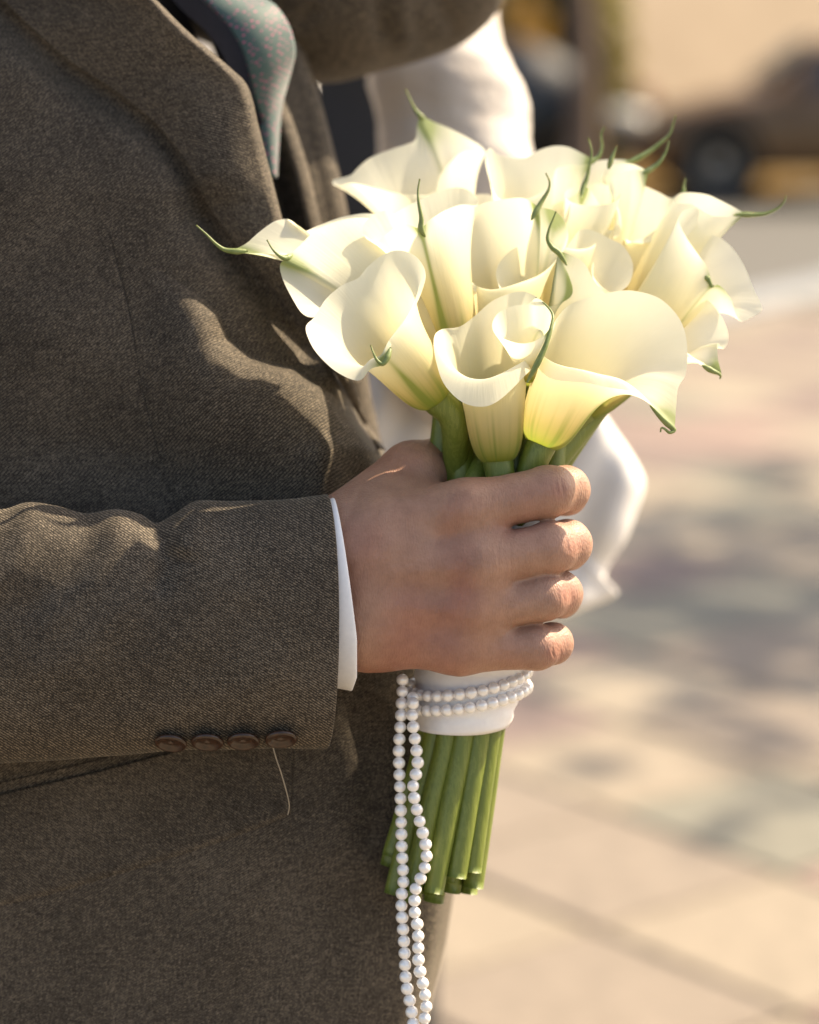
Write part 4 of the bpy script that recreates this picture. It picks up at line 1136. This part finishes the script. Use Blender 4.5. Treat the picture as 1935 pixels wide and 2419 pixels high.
# right, lip hanging forward
lily(S_(1400, 860, 240), S_(1475, 600, 240),
     [C_(1640, 590, 240), C_(1560, 640, 240), C_(1450, 590, 250), C_(1300, 542, 250), C_(1200, 640, 220), C_(1150, 780, 170), C_(1165, 900, 120), C_(1250, 950, 105), C_(1350, 970, 100), C_(1450, 935, 115), C_(1530, 835, 150), C_(1575, 720, 190)],
     0, [E_(600, 330, 240), E_(632, 280, 240), E_(635, 220, 240), E_(650, 155, 240)], dz=220, belly=58, throat=54, lift=.16)
# far right, tip stretched out
lily(S_(1450, 880, 180), S_(1600, 560, 200),
     [E_(1190, 485, 150), E_(1100, 425, 165), E_(950, 350, 185), E_(850, 307, 195), E_(720, 288, 205), E_(620, 290, 205), E_(562, 322, 195), E_(548, 372, 180), E_(600, 386, 165), E_(700, 392, 150), E_(780, 440, 135), E_(900, 500, 125), E_(1060, 505, 135)],
     0, [E_(1080, 490, 145), E_(1180, 488, 150), E_(1280, 488, 150), E_(1380, 478, 150), E_(1480, 435, 150), E_(1540, 375, 150), E_(1560, 315, 150)], dz=170, belly=56, throat=46, lift=0.0, label="lily stretching its green tip out over the road side")
# right, long white lobe hanging down
lily(S_(1425, 930, 130), S_(1600, 655, 105),
     [E_(893, 1142, 60), E_(940, 1122, 60), E_(1000, 1165, 58), E_(1060, 1255, 50), E_(1100, 1370, 45), E_(1150, 1456, 40), E_(1250, 1420, 40), E_(1330, 1370, 42), E_(1338, 1310, 48), E_(1270, 1165, 80), E_(1190, 970, 115), E_(1100, 820, 145), E_(1000, 720, 160), E_(900, 672, 165), E_(820, 660, 165), E_(760, 560, 155), E_(770, 445, 140), E_(690, 432, 125), E_(620, 462, 112), E_(592, 525, 104), E_(608, 600, 98), E_(680, 730, 88), E_(780, 870, 76), E_(842, 960, 70), E_(878, 1065, 62)],
     0, [E_(830, 1040, 62), E_(862, 1085, 58), E_(890, 1140, 58), E_(905, 1125, 60)], dz=130, belly=58, throat=50, lift=0.1, label="lily with a long white lobe hanging down")
# lower right behind the widest
lily(S_(1370, 975, 130), S_(1560, 770, 120),
     [E_(972, 1938, 50), E_(945, 1800, 62), E_(942, 1655, 80), E_(995, 1702, 72), E_(1036, 1630, 85), E_(1026, 1520, 98), E_(962, 1390, 120), E_(850, 1260, 145), E_(650, 1170, 165), E_(480, 1150, 165), E_(320, 1300, 130), E_(350, 1600, 80), E_(500, 1720, 50), E_(660, 1770, 35), E_(780, 1845, 38), E_(880, 1895, 42)],
     0, [E_(800, 1850, 40), E_(880, 1896, 42), E_(945, 1925, 46), E_(968, 1950, 48), E_(960, 1975, 48)], dz=50, belly=58, throat=54, lift=.12)
# top centre, wavy back wall
lily(S_(1225, 850, 260), S_(1255, 480, 190),
     [C_(985, 368, 205), C_(900, 310, 225), C_(800, 266, 235), C_(700, 262, 235), C_(600, 290, 230), C_(500, 345, 222), C_(400, 346, 212), C_(300, 322, 202), C_(232, 276, 192), C_(205, 370, 175), C_(240, 520, 140), C_(300, 640, 105), C_(420, 660, 90), C_(580, 620, 95), C_(690, 520, 115), C_(720, 430, 135), C_(820, 400, 160), C_(910, 400, 180)],
     0, [C_(940, 410, 195), C_(985, 370, 205), C_(1030, 335, 210), C_(1053, 265, 212), C_(1045, 180, 212), C_(1072, 122, 212)], dz=240, belly=56, throat=58, lift=.05)
# top right, long tip
lily(S_(1295, 860, 270), S_(1380, 490, 215),
     [C_(1275, 368, 235), C_(1150, 358, 255), C_(1000, 370, 260), C_(900, 392, 250), C_(800, 420, 235), C_(710, 465, 210), C_(690, 550, 180), C_(740, 620, 150), C_(880, 600, 140), C_(1020, 590, 160), C_(1080, 470, 195), C_(1180, 400, 220)],
     0, [C_(1220, 390, 228), C_(1290, 365, 236), C_(1390, 308, 242), C_(1480, 238, 246), C_(1545, 175, 248), C_(1568, 105, 248), C_(1590, 36, 248)], dz=250, belly=54, throat=50, lift=.04)
# yellow bowl in the middle right
lily(S_(1340, 920, 150), S_(1490, 690, 130),
     [C_(1532, 1240, 80), C_(1500, 1370, 55), C_(1350, 1400, 30), C_(1120, 1350, 30), C_(990, 1220, 60), C_(1000, 1090, 110), C_(1100, 1010, 160), C_(1280, 960, 205), C_(1460, 900, 215), C_(1560, 970, 190), C_(1560, 1110, 130)],
     0, None, dz=140, belly=58, throat=62, lift=.0, green=0.3)
# one at the back that shows only its tip
for (bx_, tx, ty, tail) in ((1170, 1140, 480, None), (1260, 1400, 420, [C_(1100, 430, 330), C_(1125, 350, 330), C_(1145, 300, 330), C_(1165, 256, 330)]),):
    w_ = 330 if tail else 490
    lily(S_(bx_, 870, 300), S_(tx, ty + 80, w_),
         [S_(tx + 66 * math.cos(a), ty + 40 - (26 if tail else 62) * math.sin(a), w_ + 60 * math.sin(a)) for a in np.linspace(0, 2 * math.pi, 12, endpoint=False) + .5],
         0, tail, belly=44, throat=40, lift=.0)
# a few more stems whose flowers are hidden among the others
for (tx, ty, tw, dx, dq, yb) in ((1062, 880, 170, -112, -62, 2060), (1105, 900, 150, -70, -92, 2110), (1225, 980, 130, 34, -110, 2120), (1330, 960, 190, 104, -64, 2075), (1190, 930, 240, 10, -30, 2100)):
    pts = [(tx, ty, tw), (tx + (axis_c(1130) + dx * 1.2 - tx) * .55, (ty + 1130) / 2, (tw + 232 + dq) / 2), (axis_c(1130) + dx * 1.2, 1130, 232 + dq), (axis_c(1300) + dx * .8, 1300, 232 + dq * .8), (axis_c(1680) + dx * .45, 1680, 232 + dq * .45), (axis_c(1900) + dx * .45, 1900, 236 + dq * .4), (axis_c(yb) + dx * .5, yb - 20, 240 + dq * .4)]
    tv, tf = tube(catmull(PA(pts), 60), np.concatenate([np.linspace(30, 29, 24), np.linspace(29, 25, 36)]) * S, 16)
    obj("stem", tv, tf, M['stem'], BOUQ, BO)
# ribbon binding round the stems
rows = []
n_r, n_a = 60, 96
aa = np.linspace(0, 2 * math.pi, n_a, endpoint=False)
for i in range(n_r):
    y0 = 1136 + (1712 - 1136) * i / (n_r - 1)
    rad = np.interp(y0, [1136, 1300, 1600, 1640, 1712], [140, 134, 126, 121, 106])
    cxr = np.interp(y0, [1136, 1250, 1640, 1712], [1185, 1158, 1106, 1092])
    x = cxr + rad * np.cos(aa)
    w = 232 - rad * np.sin(aa)
    y = y0 + 24 * np.clip(np.sin(aa), -1, 1) * (i / (n_r - 1)) - 14 * np.cos(aa) * (i / (n_r - 1)) * 0.3
    wr = 2.2 * np.sin(y * 0.085 + 1.3 * np.cos(aa)) + 1.5 * np.sin(y * .19 + aa * 2)
    rows.append(Pm(x + wr * np.cos(aa), y, w - wr * np.sin(aa)))
V = np.array(rows)
rb_ = obj("ribbon", V.reshape(-1, 3), grid_faces(n_r, n_a, cv=True)[:, ::-1].copy(), M['ribbon'], BOUQ, BO)
so = rb_.modifiers.new("ribbon_thickness", 'SOLIDIFY'); so.thickness = 0.0012; so.offset = 1

# ------------------------------------------------------------------ pearl strand wound round the ribbon and hanging down
def ring_pts(y0, a0, a1, rad, sag, n=30, cx0=None):
    out = []
    for a in np.linspace(a0, a1, n):
        cxr = (1106 if cx0 is None else cx0)
        out.append((cxr + rad * math.cos(a), y0 + sag * math.sin(a) - 22 * math.cos(a), 232 - rad * math.sin(a)))
    return out
PI = math.pi
left = [(951, 1606, 110), (950, 1650, 100), (947, 1699, 95), (943, 1755, 95), (943, 1808, 95), (947, 1913, 95), (949, 1998, 95), (953, 2082, 95), (948, 2131, 95), (955, 2235, 95), (959, 2316, 95), (971, 2381, 95), (978, 2440, 95), (985, 2520, 95), (1000, 2560, 95)]
right = [(1000, 2560, 95), (1020, 2520, 95), (1008, 2440, 92), (1003, 2405, 90), (1007, 2373, 88), (999, 2324, 86), (989, 2276, 86), (987, 2195, 86), (979, 2147, 86), (984, 2090, 84), (999, 2066, 80), (1008, 2018, 76), (1003, 1985, 74), (985, 1913, 74), (976, 1860, 76), (987, 1808, 78), (981, 1752, 80), (974, 1695, 84), (976, 1648, 96)]
row2 = ring_pts(1644, PI * 0.97, -PI * 1.0, 140, 28, 44)       # front arc at the lower level, then round the back
row1 = ring_pts(1606, PI * 0.98, -PI * 0.9, 140, 32, 44)
strand = PA(left[::1] + right[1:] + row2 + row1)
# resample by arc length
cv = catmull(strand, 4000); cl_ = np.concatenate([[0], np.cumsum(np.linalg.norm(np.diff(cv, axis=0), axis=1))])
sp = 28.6 * S
pos = [np.array([np.interp(d, cl_, cv[:, k]) for k in range(3)]) for d in np.arange(0, cl_[-1], sp)]
PO = pos[0]
PS = empty("pearl_strand", tuple(PO), "ivory pearl strand wound round the ribbon and hanging in a loop", "pearls")
n1, n2 = 16, 24
sv = np.array([[(math.sin(a) * math.cos(b), math.sin(a) * math.sin(b), math.cos(a)) for b in np.linspace(0, 2 * PI, n2, endpoint=False)] for a in np.linspace(0.02, PI - .02, n1)]) * 15.2 * S
pl_me = make_mesh("pearl", sv.reshape(-1, 3), [tuple(q) for q in grid_faces(n1, n2, cv=True)] + [tuple(range(n2))[::-1], tuple(range((n1 - 1) * n2, n1 * n2))]); pl_me.materials.append(M['pearl'])
for q in pos:
    o = bpy.data.objects.new("pearl", pl_me); COL.objects.link(o); o.parent = PS; o.location = q - PO
    sc_ = random.uniform(.96, 1.03); o.scale = (sc_, sc_, sc_ * random.uniform(.95, 1)); o.rotation_euler = (random.random(), random.random(), random.random())
tv, tf = tube(cv[::8], 2.5 * S, 6)
obj("string", tv, tf, M['cuff'], PS, PO)

# ------------------------------------------------------------------ the bride and a guest, out of focus
br = P1(700, 1200, 2900); BRO = np.array([br[0], br[1], 0.0])
BRIDE = empty("person", tuple(BRO), "person in white sheer sleeves and dress standing behind the bouquet", "person")
K = (D0 + 2300 * S) / FPX
V, F = cap_mesh([(P1(960, -420, 2450), 150 * K), (P1(1010, -50, 2350), 140 * K), (P1(1062, 250, 2300), 140 * K), (P1(1075, 480, 2300), 160 * K), (P1(1090, 820, 2300), 200 * K)], .005, .03, (.0035, 45), 9)
obj("sleeve", V, F, M['fur'], BRIDE, BRO)
# wide cloth hanging from the arm: a soft draped panel with a front and a back
OUT = catmull(np.array([(1000, 760), (1250, 790), (1400, 945), (1455, 1020), (1503, 1092), (1522, 1145), (1502, 1215), (1476, 1280), (1432, 1350), (1436, 1376), (1455, 1408), (1350, 1450), (1200, 1500), (1000, 1480), (880, 1300), (820, 1050), (850, 850)], float), 160, closed=True)
cen = np.array([1180.0, 1120.0]); rr = np.concatenate([np.linspace(0.02, 1, 40), np.linspace(1, 0.02, 40)[1:]])
rows = []
for k_, q in enumerate(rr):
    xy = cen + (OUT - cen) * q
    f_ = 26 * np.sin(xy[:, 0] * .021 - xy[:, 1] * .012 + 1.4 * np.sin(xy[:, 1] * .011)) + 14 * np.sin(xy[:, 0] * .047 + xy[:, 1] * .02)
    th_ = 95 * math.sqrt(max(0, 1 - q ** 5))
    rows.append(Pm(xy[:, 0], xy[:, 1], 2330 + f_ * (1 if k_ < 40 else .6) + (-th_ if k_ < 40 else th_)))
V = np.array(rows)
obj("cape", V.reshape(-1, 3), grid_faces(len(rr), 160, cv=True), M['white_dress'], BRIDE, BRO)
V, F = cap_mesh([(P1(330, -650, 3150), .06), (P1(330, -300, 3150), .13), (P1(330, 500, 3150), .12), (P1(400, 1000, 3150), .11), (P1(300, 1500, 3150), .13)], .012, .04)
obj("bodice", V, F, M['white_dress'], BRIDE, BRO)
rows = []
aa = np.linspace(0, 2 * PI, 72, endpoint=False); c0 = P1(300, 1500, 3150)
for i in range(20):
    z = c0[2] * (1 - i / 19) + .01; r = .13 + .13 * (i / 19) ** .8
    rr = r * (1 + .05 * np.sin(aa * 9) * (i / 19))
    rows.append(np.stack([c0[0] - .16 * (i / 19) + rr * np.cos(aa), c0[1] + .1 * (i / 19) + rr * np.sin(aa), np.full(72, z)], -1))
V = np.array(rows); obj("skirt", V.reshape(-1, 3), grid_faces(20, 72, cv=True), M['white_dress'], BRIDE, BRO)
# guest in dark clothes behind both
gp = at(830, 400, 2.7); GU = np.array([gp[0], 2.7, 0.0])
GUEST = empty("person", tuple(GU), "person in dark navy clothes standing behind the white sleeve", "person")
V, F = cap_mesh([((GU[0], 2.7, 1.52), .055), ((GU[0], 2.7, 1.36), .15), ((GU[0], 2.7, 1.1), .14), ((GU[0] - .02, 2.7, .9), .13)], .014, .05, (.004, 18), 2)
obj("coat", V, F, M['navy'], GUEST, GU)
for s in (-1, 1):
    V, F = cap_mesh([((GU[0] - .03 + s * .07, 2.7, .85), .09), ((GU[0] - .05 + s * .08, 2.7, .45), .07), ((GU[0] - .05 + s * .09, 2.7, .06), .055)], .014, .02)
    obj("trouser_leg", V, F, M['navy'], GUEST, GU)
